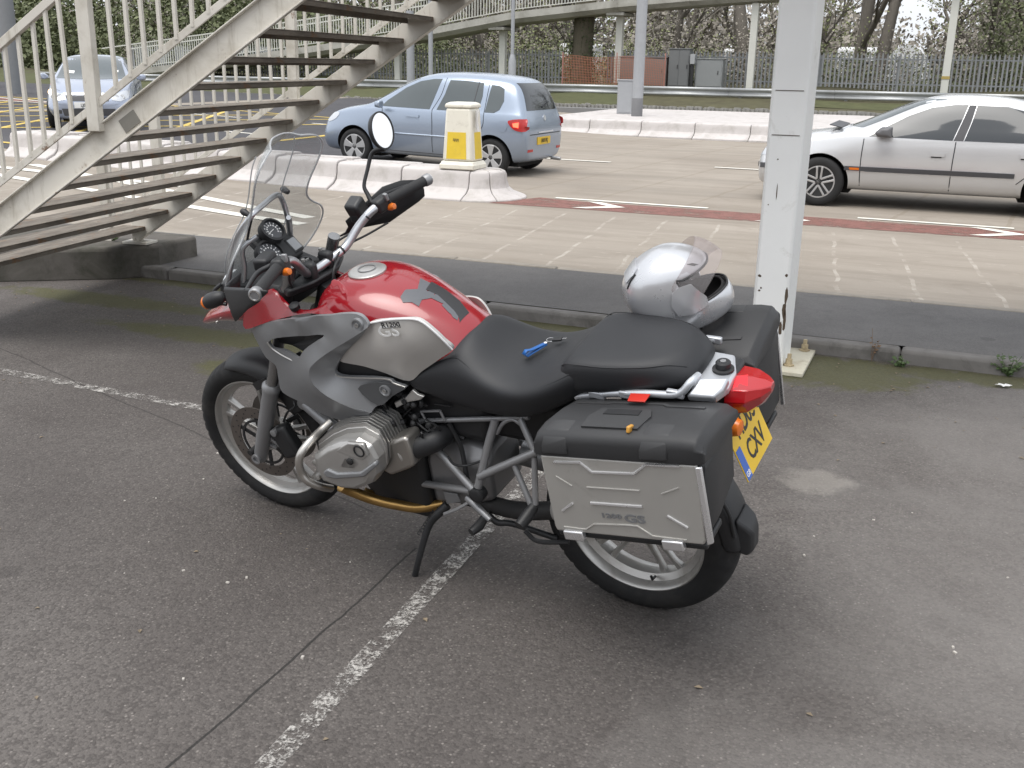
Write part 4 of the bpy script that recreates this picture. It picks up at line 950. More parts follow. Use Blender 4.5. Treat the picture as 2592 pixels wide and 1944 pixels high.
MB().tube([(.973,.16,.298), (.905,.12,.247), (.805,.11,.247), (.687,.09,.289)], .018, 12, 5).build('balance_pipe', M_GOLD, bike, 40)
MB().tube([(.62, .06, .3), (.4, .1, .33), (.2, .15, .42)], .03, 14, 5).build('exhaust_link', M_DKMET, bike, 40)
MB().lathe((.2, .17, .44), (-1, .05, .28), [(0, 0), (.04, 0), (.06, .03), (.06, .38), (.045, .42), (.03, .42), (.03, .38), (0, .38)], 24).build('silencer', M_ALU, bike, 40)
mb = MB(); random.seed(9)
for k in range(26):
    x = random.uniform(.6, .86); z = random.uniform(.6, .75); y = random.uniform(.12, .19); mb.tube([(x, y, z), (x+random.uniform(-.06, .06), y+random.uniform(-.02, .03), z+random.uniform(-.05, .05)), (x+random.uniform(-.1, .1), y-.03, z+random.uniform(-.09, .09))], random.uniform(.003, .008), 6, 4)
mb.build('hoses_and_cables', M_BPL, bike, 40)
mb = MB()
for k in range(9):
    x = random.uniform(.62, .85); z = random.uniform(.62, .74); mb.lathe((x, .17, z), (random.uniform(-.5, .5), 1, random.uniform(-.4, .4)), [(.008, -.02), (.012, 0), (.006, .008), (0, .008)], 8)
mb.build('fittings', M_DKMET, bike, 40)
# ---- frame struts, foot rest plates
piv = Vector((.474,.19,.439))
def strut(name, pts, r_, mat=None, s_=1, sm=0):
    return MB().tube([(p[0], s_*p[1], p[2]) for p in pts], r_, 12, sm).build(name, mat or M_FRAME, bike, 40)
for s_ in (1, -1):
    strut('frame_tube', [(.636,.15,.554), (.486,.185,.443)], .0125, None, s_)
    strut('frame_tube', [(.746,.14,.383), (.505,.18,.438)], .0125, None, s_)
    strut('frame_tube', [(.405,.13,.701), (.428,.15,.625), (.471,.185,.465)], .0135, None, s_)
    strut('frame_tube', [(.311,.14,.727), (.256,.17,.638)], .0105, None, s_)
    strut('frame_tube', [(.463,.18,.505), (.249,.17,.642)], .0135, None, s_)
    strut('frame_tube', [(.332,.175,.577), (.267,.21,.461)], .0095, None, s_)
    strut('frame_tube', [(.26,.17,.622), (.252,.21,.472)], .0095, None, s_)
    strut('frame_tube', [(.702,.13,.633), (.286,.13,.731)], .0085, None, s_)
    strut('arch_brace', [(.405,.135,.651), (.375,.135,.696), (.34,.135,.716), (.311,.14,.708)], .0065, None, s_, 6)
    p = (piv.x, s_*piv.y, piv.z)
    MB().lathe(p, (0, s_, 0), [(0, -.02), (.026, -.02), (.026, .012), (.02, .016), (0, .016)], 20).build('pivot_cap', M_BPL, bike, 40)
    pl = [(.634,.15,.384), (.581,.15,.387), (.57,.15,.359), (.629,.15,.334)]
    MB().prism([(q[0], s_*q[1], q[2]) for q in pl], (0, s_*.006, 0)).build('heel_plate', M_FRAME, bike, 40, .002)
    MB().tube([(q[0], s_*q[1], q[2]) for q in ((.53,.17,.398), (.472,.19,.374), (.435,.2,.354))], [.014, .012, .01], 10).build('footrest_bracket', M_FRAME, bike, 40)
    MB().tube([(q[0], s_*q[1], q[2]) for q in ((.46,.19,.35), (.455,.235,.351), (.466,.27,.348))], [.014, .017, .013], 10).build('footrest', M_BPL, bike, 40)
    MB().tube([(q[0], s_*q[1], q[2]) for q in ((.504,.17,.398), (.555,.2,.366), (.605,.21,.339))], .006, 8).build('gear_lever', M_FRAME, bike, 40)
    MB().tube([(q[0], s_*q[1], q[2]) for q in ((.257,.21,.465), (.266,.24,.448), (.276,.28,.434))], [.015, .021, .018], 12).build('pillion_peg', M_BPL, bike, 40)
    o = MB().prism([(q[0], s_*q[1], q[2]) for q in ((.748,.165,.722), (.698,.165,.75), (.665,.165,.785), (.649,.165,.771), (.625,.165,.767), (.641,.165,.752), (.695,.165,.732), (.742,.165,.701))], (0, s_*.012, 0)).build('seat_bracket', M_ALU, bike, 40, .003)
    MB().lathe(((.705,.18,.735)[0], s_*.179, (.705,.18,.735)[2]), (0, s_, 0), [(.009, -.01), (.009, .003), (0, .003)], 14).build('rubber_bush', M_BPL, o, 40)
    pl = [(.677,.14,.68), (.601,.14,.698), (.59,.14,.665), (.662,.14,.647)]
    mb = MB()
    for a, b in zip(pl, pl[1:]+pl[:1]): mb.tube([(a[0], s_*a[1], a[2]), (b[0], s_*b[1], b[2])], .0045, 6)
    mb.build('cable_bracket', M_FRAME, bike, 40)
MB().tube([(.565,.19,.565), (.545,.19,.539), (.514,.17,.528), (.452,.16,.556)], .004, 8, 5).build('cable', M_BPL, bike, 40)
MB().tube([(.583,.13,.65), (.552,.13,.565), (.534,.15,.478), (.525,.16,.434)], .008, 8, 5).build('drain_hose', M_BPL, bike, 40)
# swing arm, shock, final drive (right side)
MB().tube([(.46, -.09, .42), (.2, -.11, .38), (0, -.1, .325)], [.045, .045, .06], 14, 4).build('swing_arm', M_FRAME, bike, 40)
MB().lathe((0, -.06, .321), (0, -1, 0), [(0, 0), (.085, 0), (.09, .03), (.07, .08), (0, .09)], 24).build('final_drive', M_FRAME, bike, 40)
pts = []
for k in range(90): a = k*.55; pts.append((.3+.02*k/90+.035*math.cos(a), -.02+.035*math.sin(a), .42+.26*k/90))
MB().tube(pts, .006, 6).build('shock_spring', M_WHITE, bike, 40)
# side stand
sp = [(.631,.15,.326), (.659,.175,.298), (.686,.19,.263), (.704,.215,.209), (.728,.25,.113), (.761,.262,.012)]
o = MB().tube(sp, [.016, .015, .013, .012, .011, .011], 12, 5).build('side_stand', M_BPL, bike, 40)
f = Vector((.761,.28,0)); MB().prism([f+Vector(v) for v in ((.035, -.02, .0), (.03, .03, -.008), (-.02, .035, -.008), (-.035, -.015, 0))], (0, 0, .008)).build('stand_foot', M_BPL, o, 40, .002)
pts = []
for k in range(60): a = k*.9; t = k/60; b = Vector(sp[0]).lerp(Vector(sp[3]), .15+.7*t)+Vector((.03, .012, 0)); pts.append(b+Vector((.006*math.cos(a), .006*math.sin(a), 0)))
MB().tube(pts, .0018, 5).build('stand_spring', M_DKMET, o, 40)
MB().tube([(.497,.12,.302), (.462,.12,.276), (.414,.1,.268), (.266,.08,.234)], .011, 10, 5).build('centre_stand', M_BPL, bike, 40)
MB().tube([(.348,.14,.289), (.302,.14,.259), (.196,.13,.278)], .008, 8, 5).build('centre_stand_foot', M_BPL, bike, 40)

# ---- tank
TS = [(1.03, 1.03, ((.06, 1.035), (.11, 1.02), (.148, .97), (.158, .92), (.15, .86))),
      (1.0, 1.062, ((.07, 1.062), (.125, 1.045), (.165, .99), (.172, .93), (.165, .86))),
      (.94, 1.08, ((.08, 1.08), (.14, 1.06), (.182, 1.0), (.185, .93), (.18, .86))),
      (.86, 1.086, ((.085, 1.084), (.15, 1.062), (.19, 1.005), (.19, .93), (.18, .86))),
      (.77, 1.078, ((.075, 1.074), (.13, 1.052), (.18, 1.0), (.185, .93), (.178, .86))),
      (.67, 1.042, ((.064, 1.037), (.11, 1.018), (.16, .97), (.17, .91), (.165, .85))),
      (.57, .992, ((.052, .987), (.09, .968), (.136, .932), (.15, .89), (.148, .85))),
      (.505, .955, ((.044, .95), (.078, .934), (.12, .908), (.134, .88), (.13, .85))),
      (.48, .925, ((.04, .918), (.072, .904), (.112, .885), (.125, .87), (.12, .85)))]
tank = MB().loft([hsec(x, h, t, .85) for x, t, h in TS]).build('fuel_tank', M_REDP, bike, 180, 0, 2)
TT = bvh_of(tank)
def on_tank(x, y):
    h, n, _, _ = TT.ray_cast(Vector((x, y, 1.4)), Vector((0, 0, -1))); return h, n
h, n = on_tank(.895, 0)
cap = MB().lathe(h-n*.004, n, [(.062, 0), (.062, .006), (.056, .0095), (.05, .0085), (.045, .0105), (0, .0115)], 40).build('filler_cap', M_ALU, bike, 40)
MB().lathe(h+n*.008, n, [(.03, 0), (.03, .0022), (.027, .0022), (.027, 0)], 30, True).build('cap_groove', M_FRAME, cap, 40)
M_PAD = pm('tank_pad_grey', (.1, .105, .115), .45, 0, .08, 9); M_PAD2 = pm('tank_pad_dark', (.022, .022, .024), .4, 0, .08, 9)
def decal(name, pts, mat, off=.0015):
    return drape([(p[0], p[1]) for p in pts], lambda u, v: (u, v, 1.4), (0, 0, -1), TT, .02, off, .001).build(name, mat, tank, 40)
decal('tank_pad', [(.722,.078,1.05), (.725,.043,1.06), (.699,.016,1.065), (.724,-.041,1.065), (.687,-.043,1.045), (.677,-.006,1.045), (.671,.023,1.045), (.661,.075,1.035), (.684,.075,1.038), (.706,.091,1.045)], M_PAD)
decal('tank_pad', [(.682,.01,1.035), (.656,-.013,1.01), (.646,.015,.995), (.652,.027,.995), (.671,.055,1.02)], M_PAD)
decal('tank_pad', [(.651,-.014,1), (.614,-.013,.978), (.608,.012,.968), (.618,.017,.97), (.648,.021,.992)], M_PAD)
decal('tank_pad', [(.613,.004,.97), (.58,.006,.955), (.572,.032,.942), (.581,.035,.945), (.612,.024,.962)], M_PAD)
decal('tank_pad', [(.583,.011,.942), (.558,.015,.928), (.551,.041,.91), (.566,.041,.915), (.581,.032,.928)], M_PAD)
decal('tank_pad_spine', [(.692,-.053,1.04), (.642,-.053,1.005), (.589,-.041,.96), (.543,-.015,.925), (.543,.043,.92), (.553,.028,.945), (.576,.015,.965), (.644,-.007,1.012), (.68,-0,1.04)], M_PAD2, .002)
# silver side panels with pale piping
SO = [(.801,.2,.966), (.762,.198,1.016), (.684,.198,1.039), (.603,.195,1.052), (.57,.19,1.044), (.541,.18,1.012), (.523,.165,.976), (.511,.146,.938), (.556,.16,.903), (.62,.172,.856), (.668,.18,.818), (.745,.19,.838), (.821,.195,.852), (.922,.19,.853), (.869,.2,.906)]
SC = [(.687,.215,.97), (.624,.213,.99), (.583,.195,.959), (.674,.208,.91), (.758,.213,.934)]
sp_ = panel('side_panel', SO, SC, M_SILV, bike, .012, .02, mirror=True, ms=(.74, -.09), rnd=4)
for s_ in (1,): MB().tube([(p[0], s_*(p[1]+.003), p[2]) for p in SO[1:8]], .0032, 6, 6).build('piping', M_WHITE, bike, 40)
# badge lettering on the left panel
bu = Vector((.621,.214,1.045))-Vector((.709,.214,1.028)); bu.y = 0; bu.normalize(); bv = Vector((bu.z, 0, -bu.x)); bv = -bv if bv.z < 0 else bv
M_LET = pm('badge_dark', (.05, .05, .052), .4); M_LET2 = pm('badge_white', (.75, .75, .74), .4)
c = Vector((.664,.215,1.035)); text_part('badge', 'R1200', .021, M_LET, sp_, c+Vector((0, .007, 0)), bu, bv, .0006, .0006, 1.05, 1.25)
mb = MB(); w2, h2 = .034, .0095
cs = [c+bu*(sx*w2)+bv*(sz*h2) for sx, sz in ((-1, 1), (1, 1), (1, -1), (-1, -1))]
for a, b in zip(cs, cs[1:]+cs[:1]): mb.tube([a+Vector((0, .007, 0)), b+Vector((0, .007, 0))], .0009, 4)
mb.build('badge_frame', M_LET, sp_, 0)
text_part('badge', 'GS', .05, M_LET2, sp_, Vector((.678,.216,1.01))+Vector((0, .005, 0)), bu, bv, .0008, .0004, 1.0, 1.35)
# dark slot under the silver panel
panel('lower_panel', [(.934,.182,.843), (.829,.187,.844), (.752,.182,.831), (.68,.172,.806), (.7,.17,.783), (.769,.17,.786), (.932,.175,.778), (.962,.178,.796)], [], M_BPL, bike, .02, .03, mirror=True, rnd=3)
# grey shroud: upper wing + lower blade around a vent
SH = [(1.293,.165,.899), (1.194,.185,.948), (1.074,.2,.986), (.962,.212,1.017), (.854,.218,1.043), (.794,.22,1.053), (.765,.22,1.045), (.751,.216,1.02), (.758,.232,1.01), (.804,.239,.98), (.896,.245,.923), (.969,.249,.871), (1.001,.251,.834), (.999,.251,.791), (.958,.248,.75), (.885,.24,.718), (.816,.224,.697), (.868,.205,.638), (.954,.19,.616), (1.056,.175,.612), (1.151,.165,.634), (1.242,.155,.654), (1.241,.158,.709), (1.23,.165,.768), (1.271,.16,.79), (1.298,.155,.848)]
SHC = [(1.015,.224,.982), (.882,.234,1.013), (.831,.238,.999), (1.122,.205,.948), (.923,.238,.939), (1.074,.222,.776), (1.147,.19,.757), (1.132,.19,.708), (1.017,.205,.674), (.934,.21,.661), (1.032,.235,.841)]
VENT = [(1.209,.19,.874), (1.162,.198,.901), (1.054,.21,.932), (.93,.222,.962), (.978,.222,.927), (1.03,.22,.891), (1.069,.215,.851), (1.106,.2,.849), (1.148,.19,.853), (1.203,.185,.85)]
shr = panel('shroud', SH, SHC, M_SHRD, bike, .012, .016, holes=[VENT], mirror=True, ms=(.9, -.06), rnd=3, sm=45, lam=.0003)
panel('shroud_blade', [(.751,.216,1.019), (.758,.232,1.01), (.804,.239,.98), (.896,.245,.923), (.969,.249,.871), (1.001,.251,.834), (.999,.251,.791), (.958,.248,.75), (.885,.24,.718), (.816,.224,.697), (.799,.21,.714), (.719,.193,.769), (.678,.19,.798), (.714,.197,.811), (.741,.2,.823), (.894,.2,.803), (.936,.196,.804), (.938,.194,.825), (.9,.2,.874), (.846,.208,.926), (.789,.214,.975)], [(.958,.216,.818), (.922,.216,.775), (.832,.212,.752), (.87,.222,.915), (.956,.228,.844)], M_SHRD, bike, .012, .016, mirror=True, ms=(.9, -.06), rnd=3, sm=45, lam=.0003)
for s_ in (1, -1):
    MB().prism([(p[0], s_*(p[1]-.045), p[2]) for p in VENT], (0, s_*.006, 0)).build('vent_recess', M_BPL, bike, 0)
    MB().tube([(p[0], s_*(p[1]+.001), p[2]) for p in ((1.213,.19,.873), (1.198,.187,.849), (1.149,.192,.831), (1.078,.2,.818))], .003, 6, 4).build('vent_edge', M_ALU, bike, 40)
    MB().tube([(p[0], s_*(p[1]+.004), p[2]) for p in ((.935,.203,.81), (.902,.206,.807), (.74,.2,.826), (.713,.198,.815), (.677,.19,.802))], .0028, 6, 4).build('blade_edge', M_ALU, bike, 40)
    for p, rr_ in () if s_ < 0 else (((.783,.232,1.022), .014), ((.746,.212,.786), .013)):
        q = (p[0], s_*p[1], p[2]); o = MB().lathe(q, (0, s_, 0), [(rr_*1.5, -.012), (rr_*1.5, .001), (rr_*1.2, .002), (rr_, -.002), (rr_*.55, -.002), (rr_*.55, .002), (0, .002)], 20).build('panel_screw', M_SHRD, bike, 40)
        MB().lathe((q[0], q[1]+s_*.002, q[2]), (0, s_, 0), [(rr_*.5, 0), (rr_*.5, .0012), (rr_*.25, .0012), (rr_*.25, 0)], 12, True).build('screw_head', M_ALU, o, 40)
    panel('blade_inset', [(p[0], s_*p[1], p[2]) for p in ((.846,.218,.779), (.786,.213,.808), (.727,.206,.813), (.678,.197,.802), (.726,.203,.766), (.78,.215,.727))], [], pm('inset_grey', (.1, .103, .107), .55, .3, .06, 6), bike, .004*s_, .03, rnd=3)
# ---- red front arms and beak
for s_ in (1, -1):
    T = lambda p: (p[0], p[1] if s_ > 0 else -p[1]*.86, p[2]-(0 if s_ > 0 else .02))
    panel('front_arm', [T(p) for p in ((.964,.085,1.084), (.955,.128,1.039), (1.026,.15,1.004), (1.113,.152,1.004), (1.188,.148,1.044), (1.248,.155,1.008), (1.32,.158,.947), (1.32,.162,.897), (1.184,.185,.953), (1.02,.196,1), (.886,.176,1.012), (.884,.14,1.064))], [T((1.096,.178,.988)), T((.97,.184,1.012)), T((1.215,.165,.986))], M_REDP, bike, s_*.012, .02, rnd=3, sm=60, lam=.01)
def bsec(x, zt, zb, wd, r_=.0): return [(x, 0, zt), (x, wd*.6, zt-.004), (x, wd*.95, zt-.02-r_), (x, wd, (zt+zb)/2), (x, wd*.9, zb+.012), (x, wd*.5, zb), (x, 0, zb-.002), (x, -wd*.5, zb), (x, -wd*.9, zb+.012), (x, -wd, (zt+zb)/2), (x, -wd*.95, zt-.02-r_), (x, -wd*.6, zt-.004)]
MB().loft([bsec(1.26, 1.0, .9, .165), bsec(1.36, .985, .885, .155), bsec(1.45, .95, .868, .135), bsec(1.53, .91, .845, .11), bsec(1.6, .875, .815, .082), bsec(1.655, .838, .792, .055), bsec(1.675, .815, .79, .03)]).build('beak', M_REDP, bike, 180, 0, 2)
for s_ in (1, -1): MB().lathe((1.5, s_*.122, .872), (.2, s_, -.1), [(.004, -.004), (.004, .004), (0, .004)], 8).build('beak_screw', M_ALU, bike, 40)
# cowl, head lamp, dash
MB().loft([bsec(1.16, 1.06, .96, .12), bsec(1.27, 1.075, .93, .14), bsec(1.38, 1.06, .93, .135), bsec(1.46, 1.03, .93, .11)]).build('front_cowl', M_BPL, bike, 40, .01)
hl = MB().lathe((1.45, .04, .98), (1, 0, .1), [(.0, -.03), (.055, -.03), (.06, 0), (.056, .012), (0, .02)], 24).build('headlight', M_CHROME, bike, 40)
MB().lathe((1.45, -.065, .97), (1, 0, .1), [(.0, -.03), (.045, -.03), (.05, 0), (.046, .012), (0, .02)], 24).build('headlight', M_CHROME, bike, 40)
# steering head, yokes
MB().lathe((1.155, 0, .8), (-.4, 0, .9), [(.04, 0), (.04, .22), (.034, .24), (0, .24)], 20).build('steering_head', M_BPL, bike, 40)
cl = Vector((1.093,0,1.083)); yk = Vector((cl.x+.012, 0, cl.z-.055))
MB().prism([yk+Vector(v) for v in ((.05, -.13, 0), (.05, .13, 0), (.01, .15, 0), (-.03, .07, 0), (-.04, 0, 0), (-.03, -.07, 0), (.01, -.15, 0))], (-.012, 0, .028)).build('top_yoke', M_BPL, bike, 40, .008)
for s_ in (1, -1):
    o = MB().box((cl.x, s_*.045, cl.z-.015), (.052, .03, .085)).build('bar_clamp', M_BPL, bike, 40, .01); MB().lathe((cl.x+.018, s_*.045, cl.z+.03), (0, 0, 1), [(.006, -.01), (.006, .006), (0, .006)], 8).build('clamp_bolt', M_ALU, o, 40)
    MB().tube([(yk.x+.045, s_*.115, yk.z+.012), (yk.x+.09, s_*.115, yk.z-.12)], .024, 16).build('fork_top', M_BPL, bike, 40)
    MB().tube([(yk.x+.062, s_*.115, yk.z-.045), (yk.x+.067, s_*.115, yk.z-.06)], .028, 16).build('fork_ring', M_ALU, bike, 40)
ig = MB().lathe((cl.x+.045, 0, cl.z+.005), (-.35, 0, .95), [(.024, -.05), (.026, 0), (.022, .006), (.016, .006), (.015, .001), (0, .001)], 24).build('ignition_lock', M_BPL, bike, 40)
MB().box((cl.x+.043, 0, cl.z+.012), (.004, .016, .006)).build('key_slot', M_ALU, ig, 40)
# handlebar
HB = [(.925,-.425,1.222), (.958,-.33,1.217), (.984,-.27,1.205), (1.004,-.21,1.191), (1.034,-.165,1.151), (1.059,-.11,1.1), (1.081,-.045,1.08), (1.092,.02,1.072), (1.088,.07,1.085), (1.054,.14,1.153), (1.04,.185,1.184), (1.023,.25,1.194), (.989,.33,1.197), (.952,.425,1.203)]
MB().tube(HB[2:12], .0145, 14, 6).build('handlebar', M_BARS, bike, 40)
def grip(a, b, s_):
    a, b = Vector(a), Vector(b); d = (b-a).normalized(); L = (b-a).length
    g = MB().tube([a, a+d*.004, a+d*.012, b-d*.012, b], [.024, .026, .0175, .0175, .0175], 18).build('grip', pm('grip_rubber', (.018, .018, .019), .7, 0, .1, 9, .3, 300), bike, 40)
    MB().tube([b, b+d*.004, b+d*.022, b+d*.026], [.0185, .0205, .0205, .017], 18).build('bar_end', M_FRAME, g, 40)
    MB().lathe(b+d*.0255, d, [(.0165, 0), (.0165, .002), (.0135, .003), (.012, 0), (0, 0)], 18).build('bar_end_cap', M_CHROME, g, 40)
grip(HB[11], HB[13], 1); grip(HB[2], HB[0], -1)
for s_, i, j in ((1, 10, 11), (-1, 3, 2)):
    a, b = Vector(HB[i]), Vector(HB[j]); m = a.lerp(b, .75); d = (b-a).normalized(); M = rot_to(d)
    sg = MB().box(m, (.042, .05, .062), M).build('switch_cluster', M_BPL, bike, 40, .012, seg=3)
    up = Vector((-.35, 0, .93)); MB().box(m+up*.028+Vector((-.012, 0, 0)), (.018, .026, .012), M).build('switch_button', M_FRAME, sg, 40, .003)
    MB().lathe(m+Vector((-.03, s_*.012, -.012)), (-1, 0, .2), [(.012, -.012), (.013, 0), (.01, .012), (0, .014)], 14).build('indicator_switch', M_ORNG, sg, 40)
    # lever
    lv = [b+Vector((.03, 0, 0)), b.lerp(Vector(HB[0 if s_ < 0 else 13]), .3)+Vector((.06, 0, -.005)), b.lerp(Vector(HB[0 if s_ < 0 else 13]), .9)+Vector((.055, 0, -.01))]
    MB().tube(lv, [.009, .008, .006], 10, 5).build('lever', M_BPL, bike, 40)
# master cylinders
rc = Vector((1.084,-.235,1.19)); o = MB().box(rc, (.055, .06, .06), Matrix.Rotation(R(-25), 3, 'X')).build('brake_reservoir', pm('reservoir', (.03, .031, .033), .45), bike, 40, .012, seg=3)
MB().box(rc+Vector((0, 0, -.035)), (.035, .045, .03)).build('reservoir_base', M_BPL, o, 40, .006)
lc_ = Vector((1.1,.22,1.191)); MB().box(lc_, (.05, .075, .04), Matrix.Rotation(R(15), 3, 'Z')).build('clutch_reservoir', M_BPL, bike, 40, .01, seg=3)
# cables
for pts in ([(.981,-.26,1.133), (1.026,-.2,1.112), (1.06,-.12,1.101), (1.061,-.06,1.086), (1.066,-.02,1.015)], [(1.085,-.2,1.116), (1.112,-.15,1.103), (1.134,-.1,1.081), (1.132,-.05,1.082)], [(1.049,-.06,1.087), (1.032,0,1.07), (1.031,.03,1.007)], [(1.055,.17,1.154), (1.1,.14,1.081), (1.113,.1,1.025)], [(1.227,.1,1.281), (1.254,.1,1.235), (1.282,.1,1.183)]):
    MB().tube(pts, .004, 8, 6).build('cable', M_BPL, bike, 40)
for a, b in ((3.3, 3.42), (5.2, 5.32)):
    p = Vector(HB[int(a)]).lerp(Vector(HB[int(a)+1]), a % 1); d = (Vector(HB[int(a)+1])-Vector(HB[int(a)])).normalized(); MB().tube([p, p+d*.006], .0165, 12).build('cable_tie', M_BPL, bike, 40)
# hand guards
def guard(rows, name='hand_guard'):
    return MB().loft([[Vector(p) for p in r_] for r_ in rows], False).build(name, M_BPL, bike, 45, 0, 0, .006)
guard([[(.897,.44,1.222), (.901,.44,1.214), (.934,.435,1.19), (.955,.43,1.171)],
       [(.984,.415,1.206), (.985,.42,1.199), (1.015,.41,1.149), (1.04,.4,1.121)],
       [(1.147,.36,1.163), (1.148,.365,1.155), (1.133,.375,1.096), (1.12,.38,1.062)],
       [(1.159,.32,1.165), (1.169,.325,1.139), (1.181,.33,1.082), (1.177,.335,1.055)],
       [(1.165,.27,1.167), (1.18,.27,1.132), (1.188,.275,1.094), (1.18,.28,1.067)]])
guard([[(.963,-.45,1.216), (.948,-.45,1.185), (.95,-.45,1.159), (.981,-.45,1.136)],
       [(1.002,-.4,1.229), (.987,-.42,1.194), (.983,-.42,1.152), (1,-.41,1.123)],
       [(1.04,-.34,1.225), (1.027,-.37,1.184), (1.026,-.37,1.131), (1.045,-.35,1.093)],
       [(1.078,-.28,1.188), (1.077,-.3,1.15), (1.091,-.3,1.111), (1.119,-.29,1.092)],
       [(1.147,-.24,1.131), (1.14,-.24,1.11), (1.158,-.24,1.087), (1.187,-.24,1.071)]])
# mirror
mc = Vector((1.023,-.37,1.413)); mn = Vector((-1, -.05, .2)).normalized()
mi = MB().lathe(mc, mn, [(0, -.03), (.036, -.026), (.058, -.012), (.063, 0), (.063, .005), (.058, .006), (.058, .002), (0, .002)], 40).build('mirror', M_BPL, bike, 40)
mm = NT('mirror_glass'); mm.set((.9, .9, .9), .015, 1); MB().lathe(mc, mn, [(.0575, .003), (.0575, .0035), (0, .0035)], 40).build('mirror_glass', mm.m, mi, 40)
MB().tube([(1.05,-.28,1.191), (1.069,-.29,1.216), (1.085,-.3,1.242), (1.082,-.33,1.287), (1.071,-.36,1.337), mc-Vector((0, 0, .06))], [.009, .0075, .0065, .0065, .0075, .011], 10, 6).build('mirror_stem', M_BPL, mi, 40)
# windscreen
SCR = [(.985, 1.44, .1), (1.02, 1.425, .165), (1.07, 1.4, .212), (1.12, 1.375, .238), (1.17, 1.345, .242), (1.21, 1.32, .222), (1.245, 1.298, .178), (1.28, 1.275, .15), (1.33, 1.245, .145), (1.39, 1.212, .158), (1.44, 1.185, .165), (1.475, 1.165, .15), (1.498, 1.15, .115), (1.51, 1.143, .07)]
mb = MB(); rows = []
for z, xc, wd in SCR:
    rows.append([(xc-.085*(abs(u)**2.2)*(wd/.2), u*wd, z-.02*abs(u)**3) for u in [k/7 for k in range(-7, 8)]])
mb.loft(rows, False)
scr = mb.build('windscreen', glass('clear_screen', (.9, .91, .91), .04, .2, (.55, .57, .58)), bike, 180, 0, 1, .0045)
for s_ in (1, -1):
    MB().tube([(xc-.085*(wd/.2), s_*wd, z-.02) for z, xc, wd in SCR], .0034, 6, 4).build('screen_edge', glass('screen_edge_clear', (.7, .72, .73), .1, .6, (.55, .56, .57)), bike, 40)
    MB().lathe((1.26, s_*.1, 1.29), (1, 0, .5), [(.008, -.02), (.012, .0), (.008, .01), (0, .01)], 10).build('screen_screw', M_BPL, bike, 40)
    MB().tube([(1.33, s_*.12, 1.02), (1.3, s_*.12, 1.1), (1.285, s_*.12, 1.17), (1.25, s_*.08, 1.2)], .008, 10, 6).build('dash_stay', M_BARS, bike, 40)
MB().tube([(1.143-.085*(abs(u)**2.2)*(.07/.2), u*.07, 1.51-.02*abs(u)**3) for u in [k/5 for k in range(-5, 6)]], .003, 6).build('screen_edge', MATS['screen_edge_clear'], bike, 40)
for s_ in (1, -1): MB().tube([(xc-.085*((.55*wd/.2)**2.2)*.6, s_*wd*.62, z) for z, xc, wd in SCR[2:-2]], .0022, 5, 4).build('screen_fold', MATS['screen_edge_clear'], bike, 40)
MB().tube([(1.40, .135, 1.0), (1.347,.13,1.113), (1.298,.122,1.205), (1.234,.1,1.278), (1.246,.02,1.286), (1.276,-.07,1.279), (1.28,-.1,1.258), (1.288,-.115,1.169), (1.33, -.13, 1.02)], .0095, 12, 6).build('screen_frame', M_BARS, bike, 40)
# dash
dn = Vector((-.72, 0, .69)); du = Vector((0, -1, 0)); dv = dn.cross(du)
sp0 = Vector((1.235,.049,1.133)); rv0 = Vector((1.26,-.011,1.188)); lc0 = Vector((1.235,-.064,1.115))
M_DIAL = pm('dial_face', (.07, .072, .078), .3, 0, .1, 40); M_LCD = pm('lcd_grey', (.3, .31, .32), .15, 0, .05)
dash = MB().box((sp0+rv0+lc0)/3-dn*.035, (.14, .15, .03), Matrix((dv, -du, dn)).transposed()).build('dashboard', M_BPL, bike, 40, .02, seg=3)
for c, r_ in ((sp0, .042), (rv0, .036)):
    MB().lathe(c-dn*.02, dn, [(r_+.008, -.01), (r_+.008, .018), (r_, .02), (r_, .008), (0, .008)], 32).build('dial_bezel', M_BPL, dash, 40)
    fc = MB().lathe(c-dn*.011, dn, [(r_*.98, 0), (r_*.98, .001), (0, .001)], 32).build('dial_face', M_DIAL, dash, 40)
    mb = MB()
    for k in range(11):
        a = R(-130+26*k); t = du*math.sin(a)+dv*math.cos(a); mb.bar(c-dn*.0095+t*r_*.72, c-dn*.0095+t*r_*.88, .003, .0008, dn)
        mb.box(c-dn*.0095+t*r_*.55, (.005, .004, .001), Matrix((dv, -du, dn)).transposed())
    a = R(-100); t = du*math.sin(a)+dv*math.cos(a); mb.bar(c-dn*.009-t*.006, c-dn*.009+t*r_*.7, .0022, .001, dn)
    mb.build('dial_marks', M_LET2, dash, 0)
MB().box(lc0-dn*.012, (.062, .05, .02), Matrix((dv, -du, dn)).transposed()).build('lcd_housing', M_BPL, dash, 40, .006)
MB().box(lc0-dn*.0015, (.044, .036, .002), Matrix((dv, -du, dn)).transposed()).build('lcd_screen', M_LCD, dash, 40)
